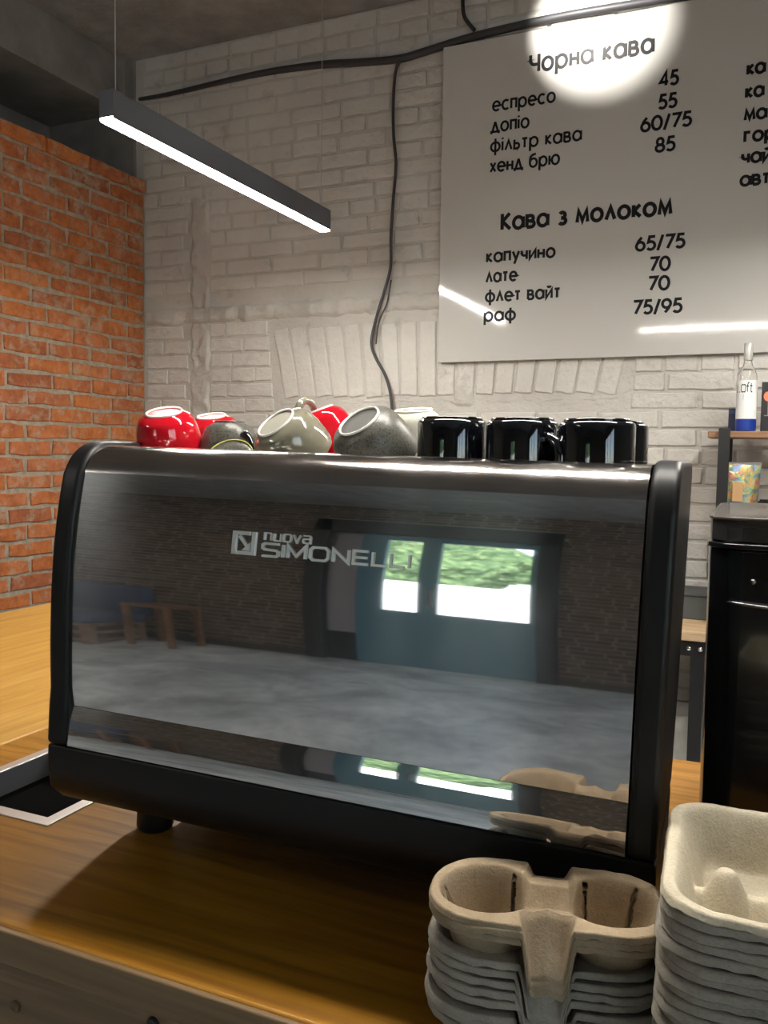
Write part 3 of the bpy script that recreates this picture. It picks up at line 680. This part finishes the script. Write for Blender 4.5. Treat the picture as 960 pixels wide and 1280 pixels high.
# ------------------------------------------------------------------ tube lamps
def tube_lamp(label, a, b, group=None, wires=(.03, .97)):
    a, b = Vector(a), Vector(b); L = (b-a).length; ang = math.atan2(b.y-a.y, b.x-a.x)
    t = thing('pendant_lamp', label, 'lamp', a, (0, 0, ang), group)
    m = MB(); m.extrude_x([(-.0235, 0), (-.0235, .075), (.0235, .075), (.0235, 0), (.0222, 0), (.0222, .006), (-.0222, .006), (-.0222, 0)], 0, L); m.obj('housing', ALU, t, bevel=.002)
    m = MB(); pr = [(-.0220, .0058), (-.0220, -.001), (-.018, -.0042), (.018, -.0042), (.0220, -.001), (.0220, .0058)]
    m.extrude_x(pr, .003, L-.003); m.obj('diffuser', DIFFUSER, t)
    for w in wires:
        m = MB(); m.tube([(L*w, 0, .075), (L*w, 0, ZC-a.z-.001)], .0014, 6); m.obj('suspension_wire', WIRE, t)
    return t
tube_lamp('lit white tube lamp hanging on two wires in front of the white wall', (-1.608, 1.80, CAMZ+.852), (-1.608, 3.01, CAMZ+.852))
tube_lamp('tube lamp over the counter, mirrored as the flat streak low on the menu board', (-.84, 1.12, CAMZ+.852), (.36, 1.12, CAMZ+.852), None)
for x, y, dx in ((.32, 2.5, 0), ):
    tube_lamp('unseen tube lamp added over the work table on the right to brighten the lower wall', (x, y-.6, CAMZ+.852), (x, y+.6, CAMZ+.852))  # added lamp, out of view, lights the lower white wall
tube_lamp('unseen tube lamp added high over the seating area to brighten the mirrored floor', (-3.6, -2.4, CAMZ+1.9), (-3.6, -1.2, CAMZ+1.9), wires=(.1, .9))  # added lamp, out of view, lifts the mirrored concrete floor
sl = bpy.data.lights.new('board_spot', 'SPOT'); sl.energy = SPOT_POWER; sl.spot_size = math.radians(60); sl.spot_blend = .22; sl.shadow_soft_size = .05; sl.color = (1, .95, .87)
so = link('board_spot', sl, None, (-.81, 3.17, CAMZ+1.86)); so.rotation_euler = (Vector((-.715, YW-.03, CAMZ+1.76))-so.location).to_track_quat('-Z', 'Y').to_euler()
sf = thing('ceiling_spotlight', 'small black ceiling spotlight aimed at the top of the menu board', 'spotlight', so.location, so.rotation_euler)
m = MB(); m.lathe([(.055, .02), (.058, .004), (.060, .004), (.060, .09), (.030, .105), (0, .105)], 24); m.obj('housing', BLACKM, sf, smooth=True)
sf.visible_shadow = True

# ------------------------------------------------------------------ cups on the machine
ZD = ZTOP-.044+.0005                              # top of the cup tray, machine space
Mm = Matrix.Translation(MO) @ Matrix.Rotation(MROT[2], 4, 'Z') @ Matrix.Rotation(MROT[1], 4, 'Y')
def deck_z(x, y): 
    o = Mm @ Vector((0, 0, ZD)); n = Mm.to_3x3() @ Vector((0, 0, 1)); return o.z-((x-o.x)*n.x+(y-o.y)*n.y)/n.z
# local frame of a cup: its base at the top (z = height), rim at z = 0, so it stands upside down
def cup_profile(h, r, rb, bulge=1):
    out = []
    for k in range(15):
        t = k/14; zz = t*h
        rr = rb+(r-rb)*math.sqrt(max(0, 1-(t)**2.6))**.9 if bulge else r
        out.append((rr, zz))
    out[0] = (r*.965, 0); out[1] = (r*.99, h/14)
    return out
def make_cup(label, glaze, h=.068, r=.049, rb=.026, basemat=None, ring=FOOTRING, handle=0, hmat=None, loc=(0,0,0), rot=(0,0,0), group='coffee cups stored upside down on the machine', name='coffee_cup', straight=False):
    t = thing(name, label, 'cup', loc, rot, group)
    m = MB()
    if straight: pr = [(r*.975, 0), (r, .003), (r, h-.006), (r-.0015, h-.002), (r-.006, h), (rb, h)]
    else: pr = cup_profile(h, r, rb)
    inner = [(max(rr-.0038, .004), min(zz, h-.006)) for rr, zz in pr]
    inner[0] = (inner[0][0], .0005)
    m.lathe(inner[::-1]+pr, 40); m.v.append((0, 0, h-.006)); 
    m.obj('body', glaze, t, smooth=True, sharp=50)
    m = MB(); m.lathe([(rb-.0002, h-.001), (rb+.0004, h+.0012), (rb-.0006, h+.0026), (rb-.0018, h+.0026), (rb-.0030, h+.0006)], 40); m.obj('foot_ring', ring, t, smooth=True)
    m = MB(); m.lathe([(rb+.001, h-.0004), (rb*.55, h+.0004), (0, h+.0006)], 32); m.obj('base', basemat or glaze, t, smooth=True)
    if handle:
        m = MB(); zc = h*.48; R = h*.30; pts = []
        for k in range(17):
            an = math.radians(-84+168*k/16); pts.append(((r*.93)+math.cos(an)*.026, 0, zc+math.sin(an)*R))
        m.tube(pts, [.0055+.001*abs(k-8)/8 for k in range(17)], 10); m.obj('handle', hmat or glaze, t, smooth=True, rot=(0, 0, handle))
    return t
def at(px, y, z=None):
    q = ray(px, 545); x = q.x/q.y*y; return Vector((x, y, deck_z(x, y) if z is None else z))
def lean(px, py, az, ang, h, r, y0=.99):         # a leaning cup whose base shows at a photo pixel and whose rim rests on the tray
    t = math.radians(ang); n_ = Vector((math.cos(math.radians(az))*math.sin(t), math.sin(math.radians(az))*math.sin(t), math.cos(t)))
    q = ray(px, py); y = y0; b = Vector((0, 0, CAMZ))+q*(y/q.y); o = b-n_*h
    gap = (o.z-r*math.sin(t))-deck_z(o.x, o.y)
    return o, gap
def tilt(ax, ang):                                # lean the cup's base towards world direction ax by ang degrees
    d = Vector((math.cos(math.radians(ax)), math.sin(math.radians(ax)), 0)); return Matrix.Rotation(math.radians(ang), 3, Vector((0, 0, 1)).cross(d)).to_euler()
G1 = None
def leaner(label, glaze, px, py, az, ang, h, r, rb, y0, bm_, **kw):
    o, gap = lean(px, py, az, ang, h, r, y0)
    h2_ = h+gap/math.cos(math.radians(ang))            # deepen the cup until its rim touches the tray
    h2_ = max(.05, min(.088, h2_)); o, gap = lean(px, py, az, ang, h2_, r, y0)
    return make_cup(label, glaze, h2_, r, rb, bm_, loc=o, rot=tilt(az, ang), group=G1, **kw)
leaner('red cup lying base up at the left end of the machine, in front', GLAZE_RED, 205, 516, -80, 19, .07, .0490, .0265, 1.01, PINKBASE)
leaner('red cup behind the front left red cup, only its base showing', GLAZE_RED, 264, 521, -85, 15, .07, .048, .0235, 1.16, PINKBASE)
make_cup('speckled grey mug with a black handle, between the red cups and the taupe cup', SPECKLE, .080, .045, .022, SPECKLE, ring=SPECKLE, handle=-.5, hmat=BLACKGLOSS, loc=at(287, 1.065)+Vector((0, 0, .001)), group=G1)
leaner('taupe glossy cup tipped to the left with its white rimmed base showing', GLAZE_TAUPE, 345, 529, -115, 42, .074, .0515, .0285, 1.00, BARECLAY)
make_cup('taupe cup behind the tipped taupe cup, its handle looped upwards', GLAZE_TAUPE, .074, .045, .026, BARECLAY, handle=-PI/2, loc=at(366, 1.10)+Vector((0, 0, .046)), rot=(math.radians(-84), 0, math.radians(-12)), group=G1)
leaner('red cup half hidden between the taupe and the speckled cups', GLAZE_RED, 398, 514, -150, 22, .076, .046, .024, 1.15, PINKBASE)
leaner('dark speckled cup tipped to the left, beside the black mugs', SPECKLE, 449, 527, -113, 40, .074, .052, .0290, .985, mat('dark base', (.05, .048, .04), .5))
leaner('cream white cup behind the first black mug', GLAZE_CREAM, 517, 514, -90, 9, .09, .044, .028, 1.14, GLAZE_CREAM, ring=GLAZE_CREAM)
for lab, px, y, hd in (('black straight mug upside down, left of the front three', 565, 1.00, 2.2), ('black straight mug upside down, middle of the front three, handle to the right', 653, .995, -.60), ('black straight mug upside down, right of the front three', 746, .985, 2.2), ('black straight mug behind the right front mug, its right side showing', 765, 1.09, 1.6)):
    make_cup(lab, GLAZE_BLACK, .0885 if y < 1.05 else .0895, .0425 if y < 1.05 else .0435, .037, GLAZE_BLACK, ring=GLAZE_BLACK, handle=hd, loc=at(px, y)+Vector((0, 0, .0008)), group=G1, name='mug', straight=True)
# thin dish with a yellow green edge in front of the speckled mug
sc = thing('saucer', 'small dark saucer with a yellow green edge leaning on the speckled mug', 'saucer', at(288, .990)+Vector((0, 0, .0262)), (math.radians(47), 0, math.radians(12)))
m = MB(); m.lathe([(0, 0), (.024, 0), (.034, .006), (.0335, .008), (.023, .0025), (0, .0025)], 32); m.obj('dish', SPECKLE, sc, smooth=True)
m = MB(); m.lathe([(.0334, .0062), (.0348, .0070), (.0343, .0086), (.0330, .0082)], 40, closed=True); m.obj('rim', mat('yellow green glaze', (.50, .48, .10), .3), sc, smooth=True)

# ------------------------------------------------------------------ moulded pulp cup carriers
def sm(a, b, x): t = max(0, min(1, (x-a)/(b-a))); return t*t*(3-2*t)
def round_rect(Lx, Ly, rc, th):                   # perimeter point at angle parameter th in 0..1
    hx, hy = Lx/2-rc, Ly/2-rc; segs = [('l', (hx+rc, -hy), (hx+rc, hy)), ('a', (hx, hy), 0), ('l', (hx, hy+rc), (-hx, hy+rc)), ('a', (-hx, hy), 90), ('l', (-hx-rc, hy), (-hx-rc, -hy)), ('a', (-hx, -hy), 180), ('l', (-hx, -hy-rc), (hx, -hy-rc)), ('a', (hx, -hy), 270)]
    ls = [2*hy, rc*PI/2, 2*hx, rc*PI/2, 2*hy, rc*PI/2, 2*hx, rc*PI/2]; T = sum(ls); s = th*T
    for sg, l in zip(segs, ls):
        if s <= l or sg is segs[-1]:
            t = s/max(l, 1e-9)
            if sg[0] == 'l': return (sg[1][0]+(sg[2][0]-sg[1][0])*t, sg[1][1]+(sg[2][1]-sg[1][1])*t)
            a = math.radians(sg[2]+90*t); return (sg[1][0]+rc*math.cos(a), sg[1][1]+rc*math.sin(a))
        s -= l
def h2(x, y):                                     # two-cup carrier, rim plane at 0
    Ly = .112; h = 0
    for cx in (-.055, .055):
        d = math.hypot((x-cx)/1.02, y/.96)
        h = min(h, -.046*(1-sm(.026, .0455, d)))
    # web between the cups: ridge in the middle that slopes down to a wedge in each long side
    ay = abs(y)/(Ly/2); wv = 1-sm(.018, .027, abs(x)+.009*ay-.004)
    ks = [(-.060, -.049), (-.056, -.045), (-.034, -.006), (-.029, -.001), (-.022, -.006), (-.014, -.022), (0, -.030), (.016, -.024), (.030, -.008), (.040, -.007), (.060, -.014)]
    for (a, za), (b, zb) in zip(ks, ks[1:]):
        if a <= y <= b: ramp = za+(zb-za)*(y-a)/(b-a); break
    else: ramp = ks[0][1] if y < 0 else ks[-1][1]
    if y < 0: ramp += .004*max(0, 1-abs(x)/.012)
    h = h*(1-wv)+ramp*wv
    for cx, cy, a, l in ((-.080, .014, .5, .016), (-.033, .028, 1.5, .016), (.033, .028, 1.6, .018), (.088, -.006, 2.9, .012), (-.082, -.012, -.5, .014), (.075, .03, .9, .010)):
        u = (x-cx)*math.cos(a)+(y-cy)*math.sin(a); v = -(x-cx)*math.sin(a)+(y-cy)*math.cos(a)
        if abs(u) < l and abs(v) < .0013 and h < -.004: h -= 1
    return h
def h4(x, y):                                     # four-cup carrier: deep basin with cone posts between the cups
    ex, ey = .110-abs(x), .110-abs(y)
    e = min(ex, ey); q = math.hypot(max(0, .045-ex), max(0, .045-ey))
    e = min(e, .045-q) if (ex < .045 and ey < .045) else e
    h = -.052*sm(.006, .034, e)
    for dx, dy in ((1, 0), (-1, 0), (0, 1), (0, -1)):
        px, py = dx*.062, dy*.062
        d = math.hypot((x-px), (y-py)); h = max(h, -.014-.040*sm(.004, .030, d))
        t = x*dx+y*dy; u = abs(x*dy)+abs(y*dx)            # low ridge joining the post to the rim and the centre
        if t > 0: h = max(h, -.034-.020*sm(.003, .022, u))
    d = math.hypot(x, y); h = max(h, -.008-.042*sm(.006, .034, d))
    return h
def carrier_mesh(name, fn, Lx, Ly, rc, mats, seed, na=132, nr=30, lip=.0055):
    r = random.Random(seed); mb = MB(); vs = [(0, 0, fn(0, 0))]; rings = []
    for k in range(1, nr+1): rings.append((k/nr)**.85)
    for q in rings:
        for j in range(na):
            x, y = round_rect(Lx, Ly, rc, j/na); x *= q; y *= q
            e = fn(x, y); vs.append((x, y, e))
    # turned-down lip with a wavering torn edge
    for q, dz in ((1.010, -.0015), (1.018, -.005), (1.022, -lip)):
        for j in range(na):
            x, y = round_rect(Lx, Ly, rc, j/na); e = fn(x, y); w = 1+.006*noise.noise(Vector((x*60, y*60, seed*3+q*20)))
            vs.append((x*q*w, y*q*w, e+dz+(.0016*noise.noise(Vector((x*90, y*90, seed))) if dz < -.004 else 0)))
    R = nr+3; fs = [(0, 1+j, 1+(j+1)%na) for j in range(na)]
    for k in range(R-1):
        fs += [(1+k*na+j, 1+(k+1)*na+j, 1+(k+1)*na+(j+1)%na, 1+k*na+(j+1)%na) for j in range(na)]
    n0 = len(vs)
    vs = [Vector(v) for v in vs]
    for v in vs: v.z += .0022*noise.noise(Vector((v.x*14, v.y*14, seed*5)))+.0006*noise.noise(Vector((v.x*90, v.y*90, seed)))
    if max(len(f) for f in fs) and na > 150: fs = [f for f in fs if min(vs[i].z for i in f) > -.5]        # torn slits
    for v in vs:
        if v.z < -.5: v.z += 1
    mb.add(vs, fs); me = mb.mesh(name, mats, True)
    return me
def carrier(me, label, loc, rz, group, th=.0016, tiltx=0, tilty=0):
    o = tag(link('cup_carrier', me, None, loc, (tiltx, tilty, rz)), label, 'cup carrier', group)
    s = o.modifiers.new('thickness', 'SOLIDIFY'); s.thickness = th; s.offset = -1
    return o
c2 = [carrier_mesh('cup_carrier', h2, .212, .112, .050, [PULP], i, 300, 60) for i in (1, 2)]
c2g = [carrier_mesh('cup_carrier', h2, .212, .112, .050, [PULP_GREY], i) for i in (3, 4, 5)]
c4 = [carrier_mesh('cup_carrier', h4, .220, .220, .040, [PULP_PALE], 6, 220, 50)]
c4g = [carrier_mesh('cup_carrier', h4, .220, .220, .040, [PULP_GREY], i) for i in (7, 8, 9)]
SX, SY, SR = -.166, .750, math.radians(12)
carrier(c2[0], 'brown two cup pulp carrier on top of the small stack in front of the machine', (SX, SY, CAMZ-.398), SR, None, tiltx=math.radians(1))
carrier(c2[1], 'brown two cup pulp carrier just under the topmost one of the small stack', (SX+.001, SY-.001, CAMZ-.4045), SR+.01, None)
carrier(c2[0], 'brown two cup pulp carrier third from the top of the small stack', (SX+.002, SY+.001, CAMZ-.411), SR-.008, None)
r = random.Random(11)
ORD = ['first', 'second', 'third', 'fourth', 'fifth', 'sixth', 'seventh', 'eighth', 'ninth', 'tenth', 'eleventh', 'twelfth', 'thirteenth', 'fourteenth', 'fifteenth', 'sixteenth', 'seventeenth', 'eighteenth', 'nineteenth', 'twentieth', 'twenty-first']
for i in range(8):
    carrier(c2g[i % 3], 'grey two cup pulp carrier, '+ORD[i]+' layer below the brown ones of the small stack', (SX-.004+r.uniform(-.003, .003), SY+.012+r.uniform(-.003, .003), CAMZ-.441-.0095*i), SR+math.radians(r.uniform(-2.5, 2.5)), 'grey two cup carriers under the brown ones', tilty=math.radians(r.uniform(-.6, .6)))
TX, TY, TR = .0435, .772, math.radians(3)
carrier(c4[0], 'pale four cup pulp carrier on top of the tall stack at the right edge', (TX, TY, CAMZ-.338), TR, None)
for i in range(21):
    carrier(c4g[i % 3], 'grey four cup pulp carrier, '+ORD[i]+' layer below the pale top one of the tall stack', (TX+r.uniform(-.003, .003), TY+r.uniform(-.003, .003), CAMZ-.346-.0082*i), TR+math.radians(r.uniform(-1.5, 1.5)), 'grey four cup carriers under the pale one')

# ------------------------------------------------------------------ black brewer with a clear lid, right
def rrect_prism(mb, x0, x1, y0, y1, rc, z0, z1, n=8, taper=0):
    pts = []
    for cx, cy, a in ((x1-rc, y1-rc, 0), (x0+rc, y1-rc, 90), (x0+rc, y0+rc, 180), (x1-rc, y0+rc, 270)):
        for k in range(n+1): an = math.radians(a+90*k/n); pts.append((cx+rc*math.cos(an), cy+rc*math.sin(an)))
    m_ = len(pts); mb.add([(x, y, z0) for x, y in pts]+[(x, y, z1) for x, y in pts], [(i, (i+1)%m_, m_+(i+1)%m_, m_+i) for i in range(m_)]+[tuple(range(m_))[::-1], tuple(range(m_, 2*m_))])
BX0, BX1, BY0, BY1 = -.0715, .235, 1.200, 1.600
br = thing('coffee_brewer', 'tall black box shaped brewer with a clear lid, right of the espresso machine', 'brewer', (0, 0, 0))
m = MB(); rrect_prism(m, BX0+.002, BX1, BY0+.004, BY1, .045, ZT+.006, CAMZ-.1215); m.obj('body', BLACKGLOSS, br, bevel=.003)
m = MB(); rrect_prism(m, BX0-.001, BX1+.003, BY0, BY1+.003, .046, CAMZ-.121, CAMZ-.1135); m.obj('rim', BLACKGLOSS, br, bevel=.002)
m = MB(); rrect_prism(m, BX0+.003, BX1-.002, BY0+.006, BY1-.004, .042, CAMZ-.1130, CAMZ-.0815); m.obj('lid', LID, br, bevel=.003)
m = MB(); rrect_prism(m, BX0+.0005, BX1+.0005, BY0+.002, BY1, .044, CAMZ-.0835, CAMZ-.0790); rm_ = m.obj('lid_top', mat('grey brown glossy lid', (.07, .06, .052), .25, Coat_Weight=.6), br, bevel=.0015)
m = MB(); m.tube([(BX0+.03+.012*k, BY0-.001-.004*math.sin(k/14*PI), CAMZ-.190-.004*math.sin(k/14*PI)) for k in range(15)], .0022, 8); m.obj('glint_strip', DIMCHROME, br, smooth=True)  # thin metal strip imitating the tube lamp's reflection on the glossy body
m = MB(); m.lathe([(0, .003), (.003, .003), (.004, 0)], 12); m.obj('screw', DIMCHROME, br, smooth=True, loc=(-.012, BY0+.004, CAMZ-.162), rot=(PI/2, 0, 0))
m = MB()
for x in (BX0+.05, BX1-.05):
    for y in (BY0+.05, BY1-.05): m = MB(); rrect_prism(m, x-.015, x+.015, y-.015, y+.015, .012, ZT, ZT+.006, 4); m.obj('foot', BLACKP, br)

# ------------------------------------------------------------------ shelf unit and work table along the white wall
YS0, YS1 = 3.33, 3.58
sh = thing('shelf_unit', 'black metal shelf frame with a brown plank standing on the back work table', 'shelf', (0, 0, 0))
ZSH = CAMZ+.066
m = MB(); m.box((-.205, YS0, ZSH), (1.25, YS1, ZSH+.024)); m.obj('shelf_board', SHELFWOOD, sh, bevel=.003)
TABZ = CAMZ-.615
for x in (-.148, 1.15):
    for y in (YS0-.016, YS1+.0):
        m = MB(); m.box((x-.019, y-.012, TABZ), (x+.019, y+.012, ZSH+.034)); m.obj('post', BLACKM, sh, bevel=.001)
m = MB(); m.box((-.12, YS0, CAMZ-.215), (1.13, YS1, CAMZ-.195)); m.obj('shelf_board', SHELFWOOD, sh, bevel=.003)
wt = thing('work_table', 'black framed work table with a pale wooden top against the white wall', 'table', (0, 0, 0))
m = MB(); m.box((-1.4, 3.13, TABZ-.028), (1.35, YW-.02, TABZ)); m.obj('tabletop', TABLEWOOD, wt, bevel=.002)
m = MB(); m.box((-1.38, 3.15, TABZ-.085), (1.33, 3.19, TABZ-.029)); m.box((-1.38, YW-.08, TABZ-.085), (1.33, YW-.04, TABZ-.029)); m.obj('frame', BLACKM, wt)
for x in (-1.34, -.20, 1.30):
    for y in (3.17, YW-.06):
        m = MB(); m.box((x-.022, y-.019, 0), (x+.022, y+.019, TABZ-.0851)); m.obj('leg', BLACKM, wt)
for x in (-.228, -.19):
    m = MB(); m.lathe([(0, .006), (.007, .005), (.009, 0)], 12); m.obj('bolt', CHROME, wt, smooth=True, loc=(x, 3.15, TABZ-.058), rot=(PI/2, 0, 0))
gb = thing('equipment_box', 'low dark grey box lying on the back work table', 'box', (0, 0, 0))
m = MB(); m.box((-.75, 3.40, TABZ), (-.13, 3.60, TABZ+.088)); m.obj('body', mat('dark grey green metal', (.075, .085, .085), .5), gb, bevel=.004)
m = MB(); m.box((-.755, 3.395, TABZ+.088), (-.125, 3.605, TABZ+.098)); m.obj('lid', mat('dark grey lid', (.06, .065, .065), .5), gb, bevel=.003)
m = MB(); m.box((-.30, 0, 0), (.30, .30, .52)); 
sk = m.mesh('sack', m_simple_noise('pale grey sack cloth', (.34, .33, .30), (.46, .45, .42), 12), True)
bm = bmesh.new(); bm.from_mesh(sk); bmesh.ops.subdivide_edges(bm, edges=bm.edges, cuts=9, use_grid_fill=True)
for v in bm.verts:
    t = v.co.z/.52; k = 1-.35*max(0, t-.5)*2*.6; v.co.x *= k; v.co.y = .15+(v.co.y-.15)*k; nn = noise.noise_vector(v.co*7); v.co += Vector((nn.x*.02, nn.y*.02, nn.z*.02*min(1, t*4)))
    if v.co.z < 0: v.co.z = 0
bm.to_mesh(sk); bm.free()
for p in sk.polygons: p.use_smooth = True
tag(link('sack', sk, None, (-.46, 3.24, .001)), 'pale grey sack standing on the floor under the back work table', 'sack')
# bottle, boxes and the shiny pouch
ZB = ZSH+.024+.0006
bt = thing('bottle', 'clear glass spirits bottle with a white label on the upper shelf', 'bottle', (-.083, 3.43, ZB))
H = .315; pr = [(0, .001), (.030, 0), (.0345, .004), (.0345, .185), (.033, .205), (.026, .225), (.0165, .240), (.0135, .255), (.0130, H-.012), (.0150, H-.010), (.0150, H), (.011, H)]
inn = [(r_-.0025 if r_ > .003 else 0, max(.004, zz)) for r_, zz in pr[:-2]]
m = MB(); m.lathe(pr+[(.010, H-.002)]+inn[::-1], 32); m.obj('glass', GLASS, bt, smooth=True)
m = MB(); m.lathe([(.0353, .045), (.0353, .185)], 40); lb = m.obj('label', mat('white paper label', (.72, .74, .74), .5), bt, smooth=True); lb['label'] = 'white paper label'
m = MB(); m.lathe([(.0356, .003), (.0356, .046)], 40); m.obj('blue_band', mat('deep blue band', (.01, .035, .25), .3), bt, smooth=True)
m = MB(); m.lathe([(0, H+.006), (.0135, H+.006), (.0155, H+.003), (.0155, H-.055), (.0145, H-.057)], 24); m.obj('cap', mat('grey cap foil', (.52, .52, .50), .35, .3), bt, smooth=True)
m = MB(); st, tw = text_strokes('Loft'.replace('L', 'L'), .3)
for s in st:
    def cyl(x, z, dep):
        an = -PI/2+(x-tw/2)*.026/.0355*.62-.25; return (.0357*math.cos(an), .0357*math.sin(an), .143+z*.026)
    ribbon(m, s, .16, .0, cyl)
m.obj('print', INK, bt)
m = MB(); ribbon(m, [(0, 0), (0, 1)], .25, 0, lambda x, z, dep: (.0358*math.cos(-PI/2-.30+x*.12), .0358*math.sin(-PI/2-.30+x*.12), .115+z*.02)); m.obj('print', mat('green leaf print', (.05, .25, .18), .5), bt)
bx = thing('carton', 'dark blue carton behind the glass bottle on the upper shelf', 'box', (-.150+.035, 3.52, ZB))
m = MB(); m.box((-.03, -.02, 0), (.03, .02, .088)); m.obj('body', mat('dark blue card', (.02, .03, .09), .5), bx, bevel=.001)
m = MB(); m.box((-.029, -.0205, .070), (.029, -.0200, .084)); m.obj('stripe', mat('paler blue card', (.05, .08, .2), .5), bx)
bx = thing('carton', 'tall black carton printed with coral wine glasses right of the bottle', 'box', (.012, 3.46, ZB))
m = MB(); m.box((-.045, -.03, 0), (.055, .03, .180)); m.obj('body', mat('black printed card', (.012, .012, .014), .4), bx, bevel=.001)
CORAL = mat('coral print', (.75, .20, .10), .5); m = MB()
for cx in (-.022, .022):
    m.add([(cx+.016*math.cos(a)*1.0, -.0304, .128+.018*math.sin(a)) for a in [2*PI*k/18 for k in range(18)]], [tuple(range(18))])
m.obj('print', CORAL, bx)
m = MB()
for cx in (-.022, .022): m.box((cx-.0012, -.0306, .06), (cx+.0012, -.0302, .11)); m.box((cx-.012, -.0306, .057), (cx+.012, -.0302, .060))
m.obj('print', mat('grey line print', (.35, .3, .3), .5), bx)
pz = CAMZ-.195+.0006
def m_holo():
    m = mat('iridescent foil film', (.4, .3, .5), .22, .55); k = N(m); v = k.coord(); a = k.noise(v, 26, 4, .7, .6)
    k.base(k.ramp(a, [(.3, (.18, .13, .45)), (.42, (.20, .22, .50)), (.48, (.14, .36, .22)), (.54, (.70, .45, .14)), (.60, (.60, .22, .16)), (.68, (.42, .30, .58)), (.8, (.6, .6, .7))])); k.bump(a, .4, .01); return m
po = thing('snack_pouch', 'iridescent foil pouch on the lower shelf beside the black post', 'pouch', (-.085, 3.42, pz), (0, 0, .15))
m = MB(); nx, nz = 14, 18; Wp, Hp = .125, .165; vs = []
for s in (-1, 1):
    for j in range(nz+1):
        for i in range(nx+1):
            u, v = i/nx, j/nz; wv = Wp*(.86+.14*v); x = (u-.5)*wv; d = .022*(1-v)**.7*math.sin(PI*u)**.6+.0008; vs.append((x, s*(d+.0015*noise.noise(Vector((x*60, v*6, s)))), v*Hp))
k = (nx+1)*(nz+1)
fs = [(o+j*(nx+1)+i, o+j*(nx+1)+i+1, o+(j+1)*(nx+1)+i+1, o+(j+1)*(nx+1)+i) for o in (0, k) for j in range(nz) for i in range(nx)]
m.add(vs, fs); m.obj('film', m_holo(), po, smooth=True)
m = MB(); m.box((-.035, -.0245, .03), (.0, -.0235, .10)); m.obj('label', mat('tan paper label', (.5, .3, .14), .6), po)
m = MB(); m.box((-.062, -.002, Hp), (.062, .002, Hp+.008)); m.obj('seal', mat('bright silver seal', (.8, .8, .8), .25, .9), po)
ck = thing('small_clip', 'small black block on the lower shelf right of the pouch', 'block', (.0, 3.40, pz)); m = MB(); m.box((-.03, -.015, 0), (.01, .015, .034)); m.box((-.024, -.010, .034), (.004, .010, .040)); m.obj('body', BLACKP, ck)

# ------------------------------------------------------------------ sofa on a pallet bench (mirrored in the machine)
sf = thing('sofa', 'blue cushioned bench on a wooden base by the entrance wall, mirrored in the machine', 'sofa', (-4.93, YB+.62, 0))
SB = mat('blue sofa cloth', (.04, .06, .13), .85); PW_ = SHELFWOOD
for k in range(3):
    m = MB(); m.box((-.62, -.38, .03+k*.12), (.62, .38, .07+k*.12)); m.obj('slat', PW_, sf)
m = MB()
for x in (-.58, 0, .58):
    for y in (-.33, .33): m.box((x-.045, y-.045, 0), (x+.045, y+.045, .31))
m.obj('leg', PW_, sf)
m = MB(); m.box((-.64, -.40, .312), (.64, .40, .47)); m.obj('seat', SB, sf, bevel=.04)
m = MB(); m.box((-.64, -.56, .40), (.64, -.405, 1.0)); m.obj('backrest', SB, sf, bevel=.05)
wc = thing('wooden_side_table', 'dark wooden side table beside the blue bench, mirrored in the machine', 'table', (-3.98, YB+.45, 0))
m = MB(); m.box((-.22, -.25, .66), (.22, .25, .70)); m.obj('tabletop', PW_, wc)
for x in (-.19, .19):
    for y in (-.22, .22):
        m = MB(); m.box((x-.025, y-.025, 0), (x+.025, y+.025, .66)); m.obj('leg', PW_, wc)
